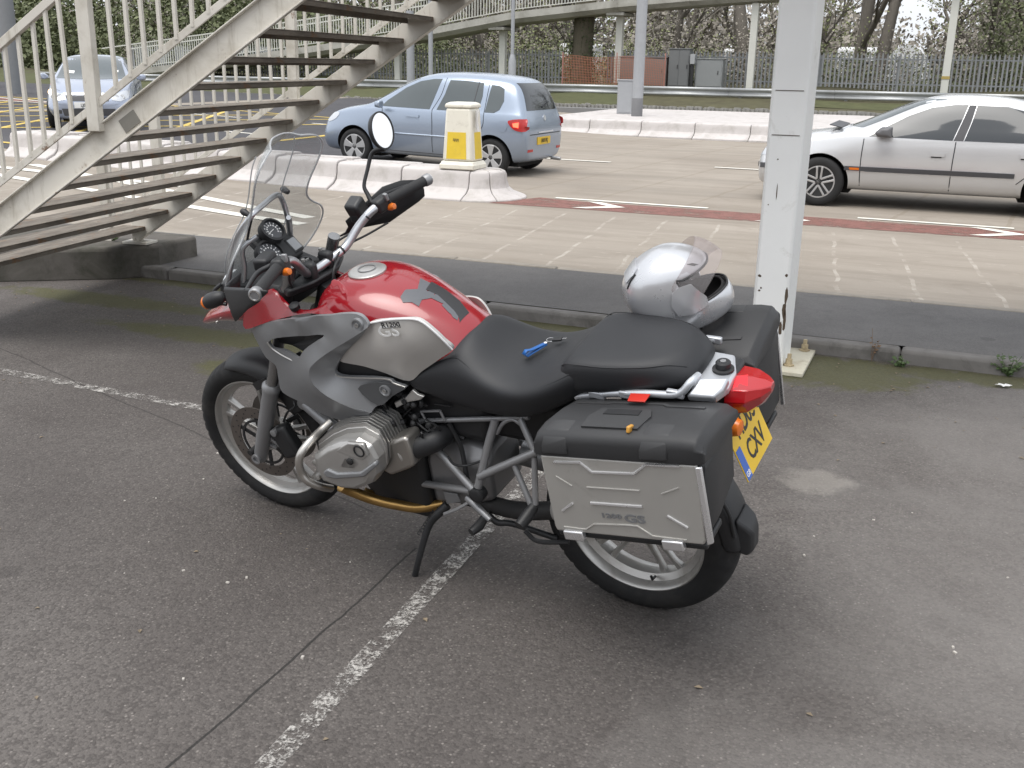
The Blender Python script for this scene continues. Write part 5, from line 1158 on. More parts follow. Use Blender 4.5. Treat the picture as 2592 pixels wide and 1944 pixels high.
# front indicators
for s_ in (1, -1):
    c = Vector((1.397,.2,1.009)); c.y *= s_
    e_ = MB().lathe(c, (.9, s_*.15, -.35), [(0, -.055), (.016, -.045), (.026, -.02), (.027, .012), (.022, .03)], 20).build('front_indicator', M_BPL, bike, 40)
    MB().lathe(c, (.9, s_*.15, -.35), [(.0225, .028), (.0225, .034), (.014, .046), (0, .05)], 20).build('indicator_lens', M_ORNG, e_, 40)
    MB().tube([c, (c.x-.04, s_*.12, c.z-.005)], .01, 8).build('indicator_stalk', M_BPL, e_, 40)
    if s_ > 0: MB().lathe((1.08, s_*.165, 1.012), (0, s_*.3, 1), [(.016, -.01), (.018, .006), (.01, .01), (0, .01)], 12).build('air_cap', M_BPL, bike, 40)
    MB().tube([(1.44, s_*.11, 1.02), (1.46, s_*.13, 1.0), (1.46, s_*.13, .96), (1.43, s_*.12, .95)], .007, 8, 4).build('screen_adjuster', M_BPL, bike, 40)
# ---- seats
def seat_sec(x, zt, e, m, b): return [(x, 0, zt), (x, e[0]*.55, zt-.001), (x, e[0], e[1]), (x, (e[0]+m[0])/2+.008, (e[1]+m[1])/2+.006), (x, m[0], m[1]), (x, (m[0]+b[0])/2+.003, (m[1]+b[1])/2), (x, b[0], b[1]), (x, b[0]*.5, b[1]), (x, 0, b[1])]
def seat(name, S):
    secs = []
    for q_ in S:
        L = seat_sec(*q_); secs.append(L+[(x, -y, z) for x, y, z in reversed(L[1:-1])])
    o = MB().loft(secs).build(name, M_SEAT, bike, 180, 0, 2)
    for s_ in (1, -1): MB().tube([(x, s_*((e[0]+m[0])/2+.0045), (e[1]+m[1])/2+.003) for x, zt, e, m, b in S[1:-1]], .0016, 5, 5).build('seam', M_SEAT, o, 40)
    return o
seat('rider_seat', [(.7, .822, (.1, .822), (.168, .812), (.165, .79)), (.66, .85, (.11, .848), (.176, .828), (.17, .772)), (.58, .9, (.115, .9), (.18, .86), (.172, .75)), (.515, .952, (.1, .935), (.176, .87), (.17, .738)), (.48, .948, (.11, .93), (.18, .865), (.17, .732)), (.41, .892, (.135, .88), (.19, .845), (.168, .728)), (.33, .868, (.15, .862), (.2, .83), (.165, .73)), (.25, .884, (.155, .878), (.203, .84), (.16, .748)), (.17, .935, (.15, .922), (.195, .872), (.148, .79)), (.1, .975, (.14, .962), (.172, .915), (.14, .84)), (.06, .975, (.12, .955), (.15, .915), (.13, .86))])
seat('pillion_seat', [(.185, .9, (.09, .895), (.135, .88), (.135, .855)), (.15, .957, (.12, .952), (.157, .925), (.15, .855)), (.115, .982, (.143, .974), (.172, .945), (.163, .856)), (.0, .99, (.142, .983), (.17, .95), (.16, .876)), (-.1, .996, (.12, .99), (.152, .958), (.146, .896)), (-.155, .998, (.085, .993), (.13, .956), (.132, .905)), (-.2, .986, (.052, .98), (.107, .945), (.112, .912)), (-.23, .955, (.035, .95), (.085, .93), (.09, .915))])
# ---- rack and tail
M_RACK = pm('rack_silver', (.55, .57, .6), .35, .6, .04, 7)
MB().prism([(-.177,-.117,.925), (-.209,-.088,.925), (-.28,-.083,.925), (-.31,.003,.925), (-.315,.083,.925), (-.297,.139,.925), (-.253,.123,.925), (-.188,.071,.925), (-.127,-.065,.925)], (0, 0, -.028)).build('rear_rack', M_RACK, bike, 40, .008, seg=3)
for s_ in (1, -1):
    T = lambda p: (p[0], s_*p[1], p[2])
    MB().tube([T(p) for p in ((.114,.14,.844), (-.005,.15,.883), (-.11,.155,.905), (-.198,.155,.92), (-.23,.14,.954), (-.237,.1,.953))[:4 if s_ < 0 else 6]], .011, 12, 5).build('grab_rail', M_RACK, bike, 40)
    for p in ((.042,.15,.87), (-.053,.155,.891), (-.192,.155,.92)): MB().box(T(p), (.05, .016, .022)).build('rail_bracket', M_RACK, bike, 40, .004)
    if s_ > 0: MB().prism([T(p) for p in ((-.222,.155,.92), (-.249,.125,.962), (-.321,.1,.962), (-.315,.13,.941), (-.298,.155,.929))], (0, -s_*.012, -.025)).build('rack_side', M_RACK, bike, 40, .006)
    c = Vector((-.278,.018,.94)); c.y = abs(c.y)*s_ if s_ < 0 else c.y
k = Vector((-.275,.008,.93)); o = MB().lathe(k, (0, 0, 1), [(.03, -.004), (.03, .002), (.021, .004), (.021, .02), (.017, .024), (.01, .024), (.01, .021), (0, .021)], 20).build('rack_buffer', M_BPL, bike, 40)
MB().lathe(k+Vector((0, 0, .021)), (0, 0, 1), [(.009, 0), (.009, .004), (0, .004)], 6).build('buffer_bolt', M_FRAME, o, 40)
rs = [(-.069,.17,.9), (-.127,.17,.908), (-.127,.21,.908), (-.076,.21,.901)]
MB().prism([Vector(p)+Vector((0, 0, .004)) for p in rs], (0, 0, .004)).build('red_strap', pm('red_plastic', (.5, .03, .02), .4), bike, 40, .001)
MB().loft([[(-.2, y, z) for y, z in ((-.08, .84), (.08, .84), (.09, .92), (-.09, .92))], [(-.31, y, z) for y, z in ((-.06, .84), (.06, .84), (.085, .92), (-.085, .92))]]).build('tail_fairing', M_BPL, bike, 40, .012)
m = NT('red_lens'); m.set((.38, .008, .012), .12, 0, .6, **{'Coat Weight': .5}); 
m2 = NT('red_lens_lit'); m2.set((.75, .02, .03), .15, 0, .5)
tl = MB().loft([[(-.3, y, z) for y, z in ((0.0828, 0.868), (0.0736, 0.901), (0, 0.91), (-0.0736, 0.901), (-0.0828, 0.868), (-0.0598, 0.818), (0, 0.79), (0.0598, 0.818))], [(-.355, y, z) for y, z in ((0.0754, 0.873), (0.0607, 0.905), (0, 0.914), (-0.0607, 0.905), (-0.0754, 0.873), (-0.0506, 0.83), (0, 0.804), (0.0506, 0.83))], [(-.39, y, z) for y, z in ((0.046, 0.882), (0.0368, 0.903), (0, 0.911), (-0.0368, 0.903), (-0.046, 0.882), (-0.0322, 0.855), (0, 0.839), (0.0322, 0.855))], [(-.41, y, z) for y, z in ((0.0184, 0.891), (0.0147, 0.901), (0, 0.905), (-0.0147, 0.901), (-0.0184, 0.891), (-0.011, 0.882), (0, 0.878), (0.011, 0.882))]]).build('tail_light', m.m, bike, 14, .002, seg=1)
bl_ = [(-.385,.25,1.051), (-.423,.25,1.064), (-.42,.25,1.014), (-.38,.25,1.008)]; drape([(p[0], p[2]) for p in bl_], lambda u, v: (u, .25, v), (.27, -.83, -.49), bvh_of(tl), .03, .0015, .001).build('brake_lamp', m2.m, tl, 40)
for s_ in (1, -1):
    o = MB().tube([(-.27, s_*.05, .84), (-.32, s_*.09, .815)], .011, 8).build('rear_indicator', M_BPL, bike, 40)
    MB().lathe((-.335, s_*.1, .81), (-1, s_*.1, 0), [(0, -.035), (.02, -.025), (.028, 0), (.022, .018), (0, .026)], 20).build('amber_lens', M_ORNG, o, 40)
# number plate
pt, ptl = Vector((-.309, 0, .808)), .4; pd = Vector((-math.sin(ptl), 0, -math.cos(ptl))); pn = Vector((-math.cos(ptl), 0, math.sin(ptl))); pr = Vector((0, -1, 0))
M_PLATE = pm('yellow_plate', (.72, .47, .02), .35, 0, .04, 9)
pc = pt+pd*.089
pl_ = MB().box(pc, (.178, .228, .003), Matrix((pd, -pr, pn)).transposed()).build('number_plate', M_PLATE, bike, 40, .001)
text_part('plate_text', 'HD03', .082, M_BPL, pl_, pc-pd*.043+pr*.012+pn*.002, pr, -pd, .0005, .0012, .95, .78); text_part('plate_text', 'CXV', .082, M_BPL, pl_, pc+pd*.038+pr*.016+pn*.002, pr, -pd, .0005, .0012, .95, .8)
MB().box(pc-pr*.094+pd*.04+pn*.002, (.095, .034, .001), Matrix((pd, -pr, pn)).transposed()).build('euro_band', pm('euro_blue', (.04, .12, .45), .4), pl_, 40)
text_part('plate_text', 'GB', .022, M_LET2, pl_, pc-pr*.094+pd*.072+pn*.0028, pr, -pd, .0003, .0004)
MB().box(pt-pn*.012+pd*.06, (.17, .12, .012), Matrix((pd, -pr, pn)).transposed()).build('plate_holder', M_BPL, bike, 40, .004)
MB().tube([(-.22, .0, .86), (-.3, 0, .72)], .02, 8).build('plate_arm', M_BPL, bike, 40)
# rear hugger and flap
mb = MB(); secs = []
for a in range(60, 178, 9):
    t = (a-60)/118; wd = .085-.012*t; r_ = .345-.004*t; ca, sa = math.cos(R(a)), math.sin(R(a)); P = lambda q, y: (q*ca, y, .321+q*sa)
    secs.append([P(r_-.05, wd), P(r_-.012, wd*.97), P(r_, wd*.7), P(r_+.003, 0), P(r_, -wd*.7), P(r_-.012, -wd*.97), P(r_-.05, -wd)])
hug = mb.loft(secs, False).build('rear_hugger', M_BPL, bike, 180, 0, 1, .004)
MB().loft([[(-.32, y, z) for y, z in ((-.05, .31), (.055, .33), (.055, .45), (-.05, .45))], [(-.355, y, z) for y, z in ((-.04, .305), (.045, .315), (.045, .42), (-.04, .42))], [(-.37, y, z) for y, z in ((-.025, .32), (.03, .33), (.03, .39), (-.025, .39))]]).build('flap_bulge', M_BPL, hug, 40, .015, seg=3)
MB().tube([(-.16, .075, .62), (-.24, .08, .6), (-.305, .075, .5), (-.325, .07, .4)], .006, 8, 4).build('flap_stay', M_BPL, hug, 40)
# ---- panniers
M_PSIL = pm('pannier_silver', (.55, .54, .51), .4, .55, .05, 5, .04, 600, .5, .12, (.24, .23, .2), 8)
M_EMB = pm('emboss_bright', (.75, .75, .76), .28, .8, .04, 8)
def pannier(s_, dz, zlow, name, detail, sx=0):
    e = empty(name, (sx, 0, 0), 0, bike)
    zt = lambda x: .84-.157*x+dz; zb = lambda x: .567-.17*x+dz-zlow
    Y = .392
    xf, xr = .098, -.338
    secs = []
    for y, kx, kb in ((.14, -.02, .12), (.17, -.005, .03), (.3, .0, .0), (Y-.012, .0, .0), (Y, -.008, .006)):
        a, b = xf+kx, xr-kx; secs.append([(a-.01, s_*y, zt(a)), (b, s_*y, zt(b)+.0), (b-.018, s_*y, zt(b)-.02), (b-.026, s_*y, zb(b)+.05+kb), (b-.012, s_*y, zb(b)+.012+kb), (b+.02, s_*y, zb(b)+kb), (a-.03, s_*y, zb(a)+kb), (a-.014, s_*y, zb(a)+.02+kb)])
    M_PB = pm('pannier_black', (.028, .0285, .03), .55, 0, .12, 9, .15, 500, .45)
    MB().loft(secs).build('shell', M_PB, e, 40, .01, seg=3)
    # metal skin
    sk = [(.1, .402, zt(.1)-.006), (-.336, .402, zt(-.336)-.006), (-.345, .402, zt(-.345)-.03), (-.359, .402, zb(-.359)+.03), (-.353, .402, zb(-.353)+.014), (.074, .402, zb(.074)+.014), (.08, .402, zb(.08)+.03)]
    MB().prism([(x, s_*(y-.012), z) for x, y, z in sk], (0, s_*.014, 0)).build('side_skin', M_PSIL, e, 40, .006, seg=3)
    MB().prism([(-.335, s_*.398, zt(-.335)-.01), (-.35, s_*.392, zt(-.35)-.012), (-.378, s_*.392, zb(-.378)+.02), (-.362, s_*.398, zb(-.362)+.016)], (0, s_*.01, 0)).build('corner_strip', M_EMB, e, 40, .004)
    # lid
    secs = []
    for x, k in ((.118, .03), (.11, .008), (.09, 0), (-.1, 0), (-.3, 0), (-.335, .004), (-.352, .022), (-.358, .04)):
        z = zt(x); secs.append([(x, s_*(.408-k*.3), z-.004), (x, s_*(.41-k*.3), z+.04-k*.3), (x, s_*(.404-k*.5), z+.056-k), (x, s_*(.39-k*.5), z+.066-k), (x, s_*.34, z+.068-k), (x, s_*.24, z+.05-k), (x, s_*.15, z+.024-k), (x, s_*.135, z+.004-k*.3), (x, s_*.135, z-.03), (x, s_*.3, z-.03)])
    lid = MB().loft(secs).build('lid', M_PB, e, 40, .004, seg=3)
    LT = bvh_of(lid)
    def onlid(pts, off, nm, mat, dep=.002): return drape([(p[0], p[1]*1) for p in pts], lambda u, v: (u, s_*v, 1.3), (0, 0, -1), LT, .05, off, dep).build(nm, mat, lid, 40)
    X = lambda t: .1-.44*t
    M_L2 = pm('lid_relief', (.034, .0345, .036), .55, 0, .1, 9, .1, 500)
    def pad(t0, t1):
        secs = []
        for x, k in ((X(t0), .004), (X(t0)-.006, 0), (X(t1)+.006, 0), (X(t1), .004)):
            z = zt(x); P = [(.335, .069), (.382, .0685), (.406, .055), (.4165, .032), (.4165, .01), (.4, .01), (.4, .03), (.385, .05), (.335, .055)]
            secs.append([(x, s_*(y-k*(y > .39)), z+h-k*(h > .05)) for y, h in P])
        MB().loft(secs).build('corner_pad', M_L2, lid, 40, .003)
    pad(.03, .2); pad(.66, .83)
    onlid([(X(.03), .21), (X(.27), .21), (X(.3), .2), (X(.62), .2), (X(.66), .215), (X(.9), .22), (X(.9), .208), (X(.67), .203), (X(.63), .186), (X(.29), .186), (X(.26), .198), (X(.03), .198)], .003, 'lid_crease', M_L2)
    h_ = onlid([(X(.26), .37), (X(.62), .37), (X(.64), .3), (X(.6), .255), (X(.28), .255), (X(.25), .31)], .006, 'carry_handle', M_L2)
    onlid([(X(.33), .3), (X(.56), .3), (X(.55), .265), (X(.33), .265)], .008, 'handle_grip', M_BPL)
    if detail:
        p, _, _, _ = LT.ray_cast(Vector((X(.575), s_*.372, 1.3)), Vector((0, 0, -1))); MB().box(p+Vector((0, 0, .006)), (.01, .03, .018), Matrix.Rotation(R(20), 3, 'X')).build('latch_key', pm('amber_latch', (.55, .28, .05), .4), lid, 40, .003)
    for x in (.02, -.27): MB().box((x, s_*.401, zb(x)+.006), (.06, .022, .03), Matrix.Rotation(R(9.6), 3, 'Y')).build('foot_clip', M_EMB, e, 40, .004)
    MB().box((-.14, s_*.33, zb(-.14)-.004), (.44, .12, .02), Matrix.Rotation(R(9.6), 3, 'Y')).build('base_rail', M_BPL, e, 40, .006)
    if not detail: return e
    # pressed ribs (u along, v down the face, as fractions of the skin)
    def F(u, v): 
        x = .075-.425*u; zz = zt(x)-.012+(zb(x)+.02-zt(x)+.012)*v; return Vector((x, s_*.405, zz))
    def rib(pts, r_=.0035, mat=M_EMB, nm='rib'): MB().tube([F(*p) for p in pts], r_, 6).build(nm, mat, e, 40)
    rib([(.04, .05), (.22, .03), (.3, .15), (.58, .13), (.66, .0), (.87, -.01)], .0042); rib([(.27, .575), (.62, .565)], .0045); rib([(.78, .66), (.91, .8)], .0038); rib([(.06, .72), (.14, .6)], .0038)
    rib([(.25, .36), (.61, .35)], .0022, M_PSIL); rib([(.04, .24), (.15, .36)], .0022, M_PSIL); rib([(.75, .37), (.86, .27)], .0022, M_PSIL); rib([(.22, .96), (.28, .87), (.5, .84), (.58, .84), (.68, .96)], .0025, M_PSIL); rib([(.06, .95), (.22, .96)], .0022, M_PSIL); rib([(.68, .96), (.9, .97)], .0022, M_PSIL)
    ux = (F(1, .5)-F(0, .5)).normalized(); uv = Vector((0, s_, 0)).cross(ux)*s_
    uv = uv if uv.z > 0 else -uv
    text_part('logo', 'GS', .034, M_SHRD, e, F(.565, .75)+Vector((0, s_*.0005, 0)), ux, uv, .0006, .001, 1, 1.5)
    text_part('logo', '1200', .019, M_SHRD, e, F(.405, .735)+Vector((0, s_*.0005, 0)), ux, uv, .0006, .001, 1.1, 1.5)
    return e
pannier(1, 0, 0, 'pannier', True); pannier(-1, -.025, .045, 'pannier', False, .04)
for s_ in (1, -1): MB().tube([(.05, s_*.13, .75), (-.1, s_*.13, .8), (-.28, s_*.12, .84)], .01, 10, 4).build('pannier_rail', M_FRAME, bike, 40); MB().tube([(.06, s_*.14, .56), (-.1, s_*.135, .6), (-.25, s_*.12, .72)], .01, 10, 4).build('pannier_rail', M_FRAME, bike, 40)
# ================================================================== HELMET AND KEYS
BM = Matrix.Translation((-.748, 2.997, 0)) @ bike.rotation_quaternion.to_matrix().to_4x4()
M_HEL = pm('helmet_silver', (.55, .56, .58), .28, .55, .03, 7, 0, 50, .5, coat=.6, rvar=.03)
hel = empty('helmet'); tag(hel, 'silver full-face helmet with raised clear visor resting on the pillion seat', 'helmet')
HZ = [(-.13, .13, .07, .086), (-.115, .152, .09, .1), (-.09, .162, .11, .11), (-.065, .163, .127, .117), (-.045, .158, .138, .12), (-.015, .15, .149, .1225), (.02, .142, .153, .1225), (.048, .13, .15, .119), (.075, .112, .138, .109), (.1, .085, .112, .09), (.12, .052, .075, .062), (.131, .022, .035, .03)]
NA = 48
def hpt(i, k, s_=1.):
    z, xf_, xr_, w_ = HZ[i]; a = 2*math.pi*k/NA; c, s2 = math.cos(a), math.sin(a); e = .86
    x = (xf_ if c > 0 else xr_)*math.copysign(abs(c)**e, c); y = w_*math.copysign(abs(s2)**e, s2); return Vector((x*s_, y*s_, z*s_))
def port(i, k): 
    kk = min(k, NA-1-k); return 4 <= i < 7 and kk < (10 if i == 4 else 11)
for nm, s_, mt in (('shell', 1., M_HEL), ('liner', .9, pm('helmet_liner', (.02, .02, .021), .9, 0, .2, 20, .4, 90))):
    mb = MB(); vs = [hpt(i, k, s_) for i in range(len(HZ)) for k in range(NA)]+[Vector((-.004, 0, .136*s_))]
    fs = [(i*NA+k, i*NA+(k+1) % NA, (i+1)*NA+(k+1) % NA, (i+1)*NA+k) for i in range(len(HZ)-1) for k in range(NA) if not port(i, k)]
    t = (len(HZ)-1)*NA; fs += [(t+k, t+(k+1) % NA, t+NA) for k in range(NA)]
    o = mb.add(vs, fs).build(nm, mt, hel, 180, 0, 1, .008)
    if s_ == 1: shell = o
HT = bvh_of(shell)
# port rim
rim_ = [hpt(4, k % NA, 1.004) for k in range(-10, 11)]+[hpt(7, k % NA, 1.004) for k in range(11, -12, -1)]
MB().tube(rim_, .0035, 6, 3, False, True).build('port_rim', M_BPL, hel, 40)
def hd(pts, side, off, nm, mat, dep=.003, step=.02): return drape(pts, lambda u, v: (u, side*.3, v), (0, -side, 0), HT, step, off, dep).build(nm, mat, hel, 60)
for s_ in (1, -1):
    hd([(.02, .035), (.06, .03), (.085, -.03), (.082, -.055), (.03, -.062), (-.012, -.05), (-.02, -.01), (-.005, .025)], s_, .006, 'visor_pod', M_HEL)
    hd([(.07, .08), (.085, .075), (.1, .062), (.088, .066)], s_, .002, 'brow_vent', M_BPL)
mb = drape([(-.12, -.05), (-.09, -.06), (-.07, -.05), (-.07, .05), (-.09, .06), (-.12, .05)], lambda u, v: (u, v, .4), (0, 0, -1), HT, .02, .005, .002); mb.build('crown_vent', M_HEL, hel, 60)
for s_ in (1, -1): MB().tube([HT.ray_cast(Vector((-.125+.01*k, s_*.062, .4)), Vector((0, 0, -1)))[0]+Vector((0, 0, .002)) for k in range(5)], .0028, 5).build('vent_slot', M_BPL, hel, 40)
# visor swung up about its side pivots
mb = MB(); rows = []
for z in (-.05, -.02, .015, .048):
    xf_ = .185-.3*(z+.0)**2*4-(.012 if z > .03 else 0); rows.append([(xf_*math.cos(a), .127*math.sin(a), z) for a in [R(-84+12*k) for k in range(15)]])
mb.loft(rows, False); Rv = Matrix.Rotation(R(-33), 3, 'Y'); pv = Vector((.02, 0, -.005))
mb.v = [tuple(pv+Rv@(Vector(v)-pv)) for v in mb.v]
mb.build('visor', glass('visor_clear', (.96, .94, .94), .03, .16, (.5, .48, .48)), hel, 180, 0, 1, .0025)
hel.rotation_mode = 'QUATERNION'
hm = BM @ Matrix.Translation((-.028, -.272, 1.015)) @ Matrix.Rotation(R(207), 4, 'Z') @ Matrix.Rotation(R(-20), 4, 'Y') @ Matrix.Rotation(R(-6), 4, 'X') @ Matrix.Scale(.96, 4)
l_, q_, s_ = hm.decompose(); hel.location = l_; hel.rotation_quaternion = q_; hel.scale = s_
# keys on the rider seat
key = empty('key_ring'); tag(key, 'blue key fob with ignition key lying on the rider seat', 'keys')
l_, q_, s_ = BM.decompose(); key.rotation_mode = 'QUATERNION'; key.location = l_; key.rotation_quaternion = q_
M_FOB = pm('blue_fob', (.02, .12, .38), .4, 0, .1, 20)
a, b, c, d = Vector((.327,.047,.885)), Vector((.295,-.034,.89)), Vector((.289,-.055,.894)), Vector((.235,-.061,.905))
dr = (b-a).normalized(); sd = Vector((-dr.y, dr.x, 0)).normalized()*.0085
mb = MB(); rows = [[a+dr*t-sd*.8+Vector((0, 0, h)), a+dr*t+sd*.8+Vector((0, 0, h))] for t, h in ((0, .012), (.01, .02), (.03, .012), (.07, .008), ((b-a).length, .006))]
mb.loft(rows, False); rows = [[a+dr*t-sd+Vector((0, 0, h)), a+dr*t+sd+Vector((0, 0, h))] for t, h in ((0, .012), (.008, .001), (.03, .002), (.07, .003), ((b-a).length, .004))]; mb.loft(rows, False)
mb.build('fob_strap', M_FOB, key, 60, 0, 0, .0025)
MB().lathe(b+Vector((0, 0, .008)), (0, 0, 1), [(.005, -.001), (.005, .001), (0, .001)], 12).build('rivet', M_WHITE, key, 40)
pts = [c+Vector((.012*math.cos(t), .012*math.sin(t), .004)) for t in [k*math.pi/8 for k in range(16)]]
MB().tube(pts, .0012, 6, 0, False, True).build('split_ring', M_CHROME, key, 40)
kd = (d-c).normalized(); MB().bar(c+kd*.008+Vector((0, 0, .004)), c+kd*.04+Vector((0, 0, .003)), .02, .007).build('key_head', M_BPL, key, 40, .002); MB().bar(c+kd*.038+Vector((0, 0, .003)), d+Vector((0, 0, .003)), .007, .0022).build('key_blade', M_CHROME, key, 40)

# ================================================================== CARS
M_TYRE = pm('car_tyre', (.016, .016, .0165), .8, 0, .15, 9, .1, 90)
M_ARCH = pm('arch_black', (.008, .008, .008), .9)
M_CGL = pm('car_glass', (.03, .035, .04), .05, 0, .1, 2, 0, 50, .6, rvar=.01)
M_CGL2 = pm('car_glass_pale', (.085, .1, .105), .06, 0, .1, 2, 0, 50, .6, rvar=.01)
M_SEAM = pm('panel_gap', (.02, .022, .025), .7)
M_LAMP = pm('lamp_clear', (.6, .62, .65), .12, .4, .1, 30)
M_ALLOY = pm('car_alloy', (.5, .5, .5), .35, .6, .05, 9)
M_TRIM = pm('car_trim', (.06, .06, .065), .6, 0, .1, 9)
def car_wheel(parent, c, r_, wd, rr, side, spokes, kind):
    e = empty('wheel', c, 0, parent)
    p = [(rr, -wd*.45), (rr+.02, -wd*.5), (r_-.03, -wd*.5), (r_-.006, -wd*.38), (r_, -wd*.1)]; p = p+[(a, -b) for a, b in reversed(p)]
    MB().lathe((0, 0, 0), (0, 1, 0), p, 48).build('tyre', M_TYRE, e, 50)
    y = side*wd*.42
    MB().lathe((0, 0, 0), (0, side, 0), [(rr+.004, wd*.4), (rr+.004, wd*.47), (rr-.012, wd*.47), (rr-.016, wd*.3), (rr-.03, wd*.1)], 48).build('rim', M_ALLOY, e, 50)
    MB().lathe((0, 0, 0), (0, side, 0), [(rr-.02, wd*.08), (0, wd*.08)], 32).build('brake_back', M_ARCH, e, 50)
    MB().lathe((0, 0, 0), (0, side, 0), [(.055, wd*.25), (.05, wd*.42), (.03, wd*.45), (0, wd*.45)], 24).build('hub', M_ALLOY, e, 50)
    for k in range(spokes):
        a = 2*math.pi*(k+.25)/spokes; d = Vector((math.cos(a), 0, math.sin(a))); t = Vector((-math.sin(a), 0, math.cos(a)))
        if kind == 'wide': parts = [[(.03, .03), (.07, .034), (rr*.7, .05), (rr-.01, .066)]]; offs = (0,)
        else: parts = [[(.03, .013), (.07, .013), (rr*.7, .012), (rr-.01, .014)]]; offs = (-1, 1)
        for o_ in offs:
            secs = []
            for rad, hw in parts[0]:
                q = d*rad+t*(o_*(.022+.012*rad/rr)); yy = side*wd*(.44-.06*(1-rad/rr)); secs.append([q+t*hw*sx+Vector((0, yy+sy*.012*side, 0)) for sx, sy in ((-1, -1), (1, -1), (1, 1), (-1, 1))])
            MB().loft(secs).build('spoke', M_ALLOY, e, 40, .004)
    return e
def csec(x, zb, zbelt, zt, ws, wm, wb, wr, gh):
    zm = zb+(zbelt-zb)*.55
    h = [(0, zb), (ws*.8, zb), (ws, zb+.05), (wm, zm), (wb+.01, zbelt-.07), (wb-.012, zbelt)]
    if gh: h += [(wb-.03, zbelt+.025), (wr+(wb-wr)*.45, zbelt+(zt-zbelt)*.55), (wr+.02, zt-.075), (wr*.8, zt-.02), (wr*.4, zt-.003), (0, zt)]
    else: h += [(wb-.05, zbelt+(zt-zbelt)*.3), (wb*.85, zbelt+(zt-zbelt)*.6), (wb*.7, zbelt+(zt-zbelt)*.8), (wb*.5, zbelt+(zt-zbelt)*.92), (wb*.25, zbelt+(zt-zbelt)*.98), (0, zt)]
    return [(x, y, z) for y, z in h]+[(x, -y, z) for y, z in reversed(h[1:-1])]
def car(name, label, loc, ang, S, paint, axles, wr_, wwd, rrim, track, spokes, kind, arch, pitch=0):
    e = empty(name, loc, ang); e.rotation_euler = (0, pitch, ang); tag(e, label, 'car')
    body = MB().loft([csec(*s_) for s_ in S]).build('body', paint, e, 180, 0, 2); bake(body)
    for ax in axles:
        mb = MB().lathe((ax, -1.2, wr_), (0, 1, 0), [(0, 0), (arch, 0), (arch, 2.4), (0, 2.4)], 48); cu = mb.build('cut', M_ARCH, None, 40)
        # keep the middle so the wells are closed
        mb2 = None
        cu.parent = e; bpy.context.view_layer.update()
        q = body.modifiers.new('bo', 'BOOLEAN'); q.operation = 'DIFFERENCE'; q.solver = 'EXACT'; q.object = cu
        try: q.material_mode = 'TRANSFER'
        except Exception: pass
        bake(body); bpy.data.objects.remove(cu)
        MB().box((ax, 0, wr_+.1), (arch*2, track*2-.45, arch*1.4)).build('inner_arch', M_ARCH, e, 0)
        for s_ in (1, -1): car_wheel(e, (ax, s_*(track-wwd*.12), wr_), wr_, wwd, rrim, s_, spokes, kind)
    body.data.polygons.foreach_set('use_smooth', [True]*len(body.data.polygons)); body.data.set_sharp_from_angle(angle=R(35))
    T = bvh_of(body)
    return e, T
def side(e, T, nm, poly, mat, off=.004, sides=(1, -1), step=.06, rnd=0, dep=.006):
    if rnd: poly = [(p.x, p.y) for p in smooth_path([(x, y, 0) for x, y in poly], rnd, True)]
    for s_ in sides: drape(poly, lambda u, v: (u, s_*2, v), (0, -s_, 0), T, step, off, dep).build(nm, mat, e, 60)
def end(e, T, nm, poly, mat, d=1, off=.004, step=.06, rnd=0, dep=.008, x0=6):
    if rnd: poly = [(p.x, p.y) for p in smooth_path([(x, y, 0) for x, y in poly], rnd, True)]
    drape(poly, lambda u, v: (-d*x0, u, v), (d, 0, 0), T, step, off, dep).build(nm, mat, e, 60)
def line(e, T, pts, w_=.012, sides=(1, -1), mat=None, nm='panel_gap', off=.002):
    for s_ in sides:
        P = smooth_path([(x, 0, z) for x, z in pts], 4) if len(pts) > 2 else [Vector((pts[0][0]+(pts[1][0]-pts[0][0])*k/8, 0, pts[0][1]+(pts[1][1]-pts[0][1])*k/8)) for k in range(9)]
        q = []
        for p in P:
            h = T.ray_cast(Vector((p.x, s_*2, p.z)), Vector((0, -s_, 0)))[0]
            if h: q.append(h+Vector((0, s_*off*0, 0)))
        if len(q) > 1: MB().tube(q, w_/2, 5).build(nm, mat or M_SEAM, e, 40)
# ---- pale blue hatchback
M_BLUE = pm('blue_car_paint', (.31, .365, .45), .26, .45, .03, 3, 0, 50, .5, coat=.5, rvar=.03)
#        x     zb   belt  top  ws   wm   wb   wr  gh
S = [(-0.598, .32, .62, .7, .60, .68, .66, .6, 0), (-0.581, .27, .78, .84, .68, .76, .73, .62, 0), (-0.528, .24, .93, 1.02, .72, .8, .77, .62, 1), (-0.44, .22, .95, 1.3, .74, .82, .79, .58, 1), (-0.317, .2, .96, 1.47, .76, .83, .8, .57, 1), (-0.088, .2, .96, 1.52, .78, .84, .81, .575, 1), (.4, .19, .955, 1.55, .78, .84, .815, .58, 1), (1.0, .19, .95, 1.545, .78, .84, .815, .58, 1), (1.35, .19, .945, 1.5, .78, .84, .81, .57, 1), (1.7, .19, .94, 1.36, .78, .84, .81, .56, 1), (2.0, .19, .93, 1.19, .78, .84, .8, .58, 1), (2.3, .19, .915, 1.03, .78, .83, .78, .62, 1), (2.45, .19, .9, .975, .77, .83, .77, .62, 0), (2.75, .19, .85, .93, .75, .82, .74, .6, 0), (3.0, .19, .77, .86, .7, .78, .68, .55, 0), (3.16, .2, .66, .74, .62, .7, .6, .5, 0), (3.25, .24, .54, .58, .45, .55, .48, .4, 0)]
bl, T = car('blue_hatchback', 'light metallic blue hatchback passing behind the yellow bollard', (-6.665, 15.085+.78, -.02), R(178.8), S, M_BLUE, (0, 2.49), .292, .18, .2, .73, 5, 'wide', .35, -.024)
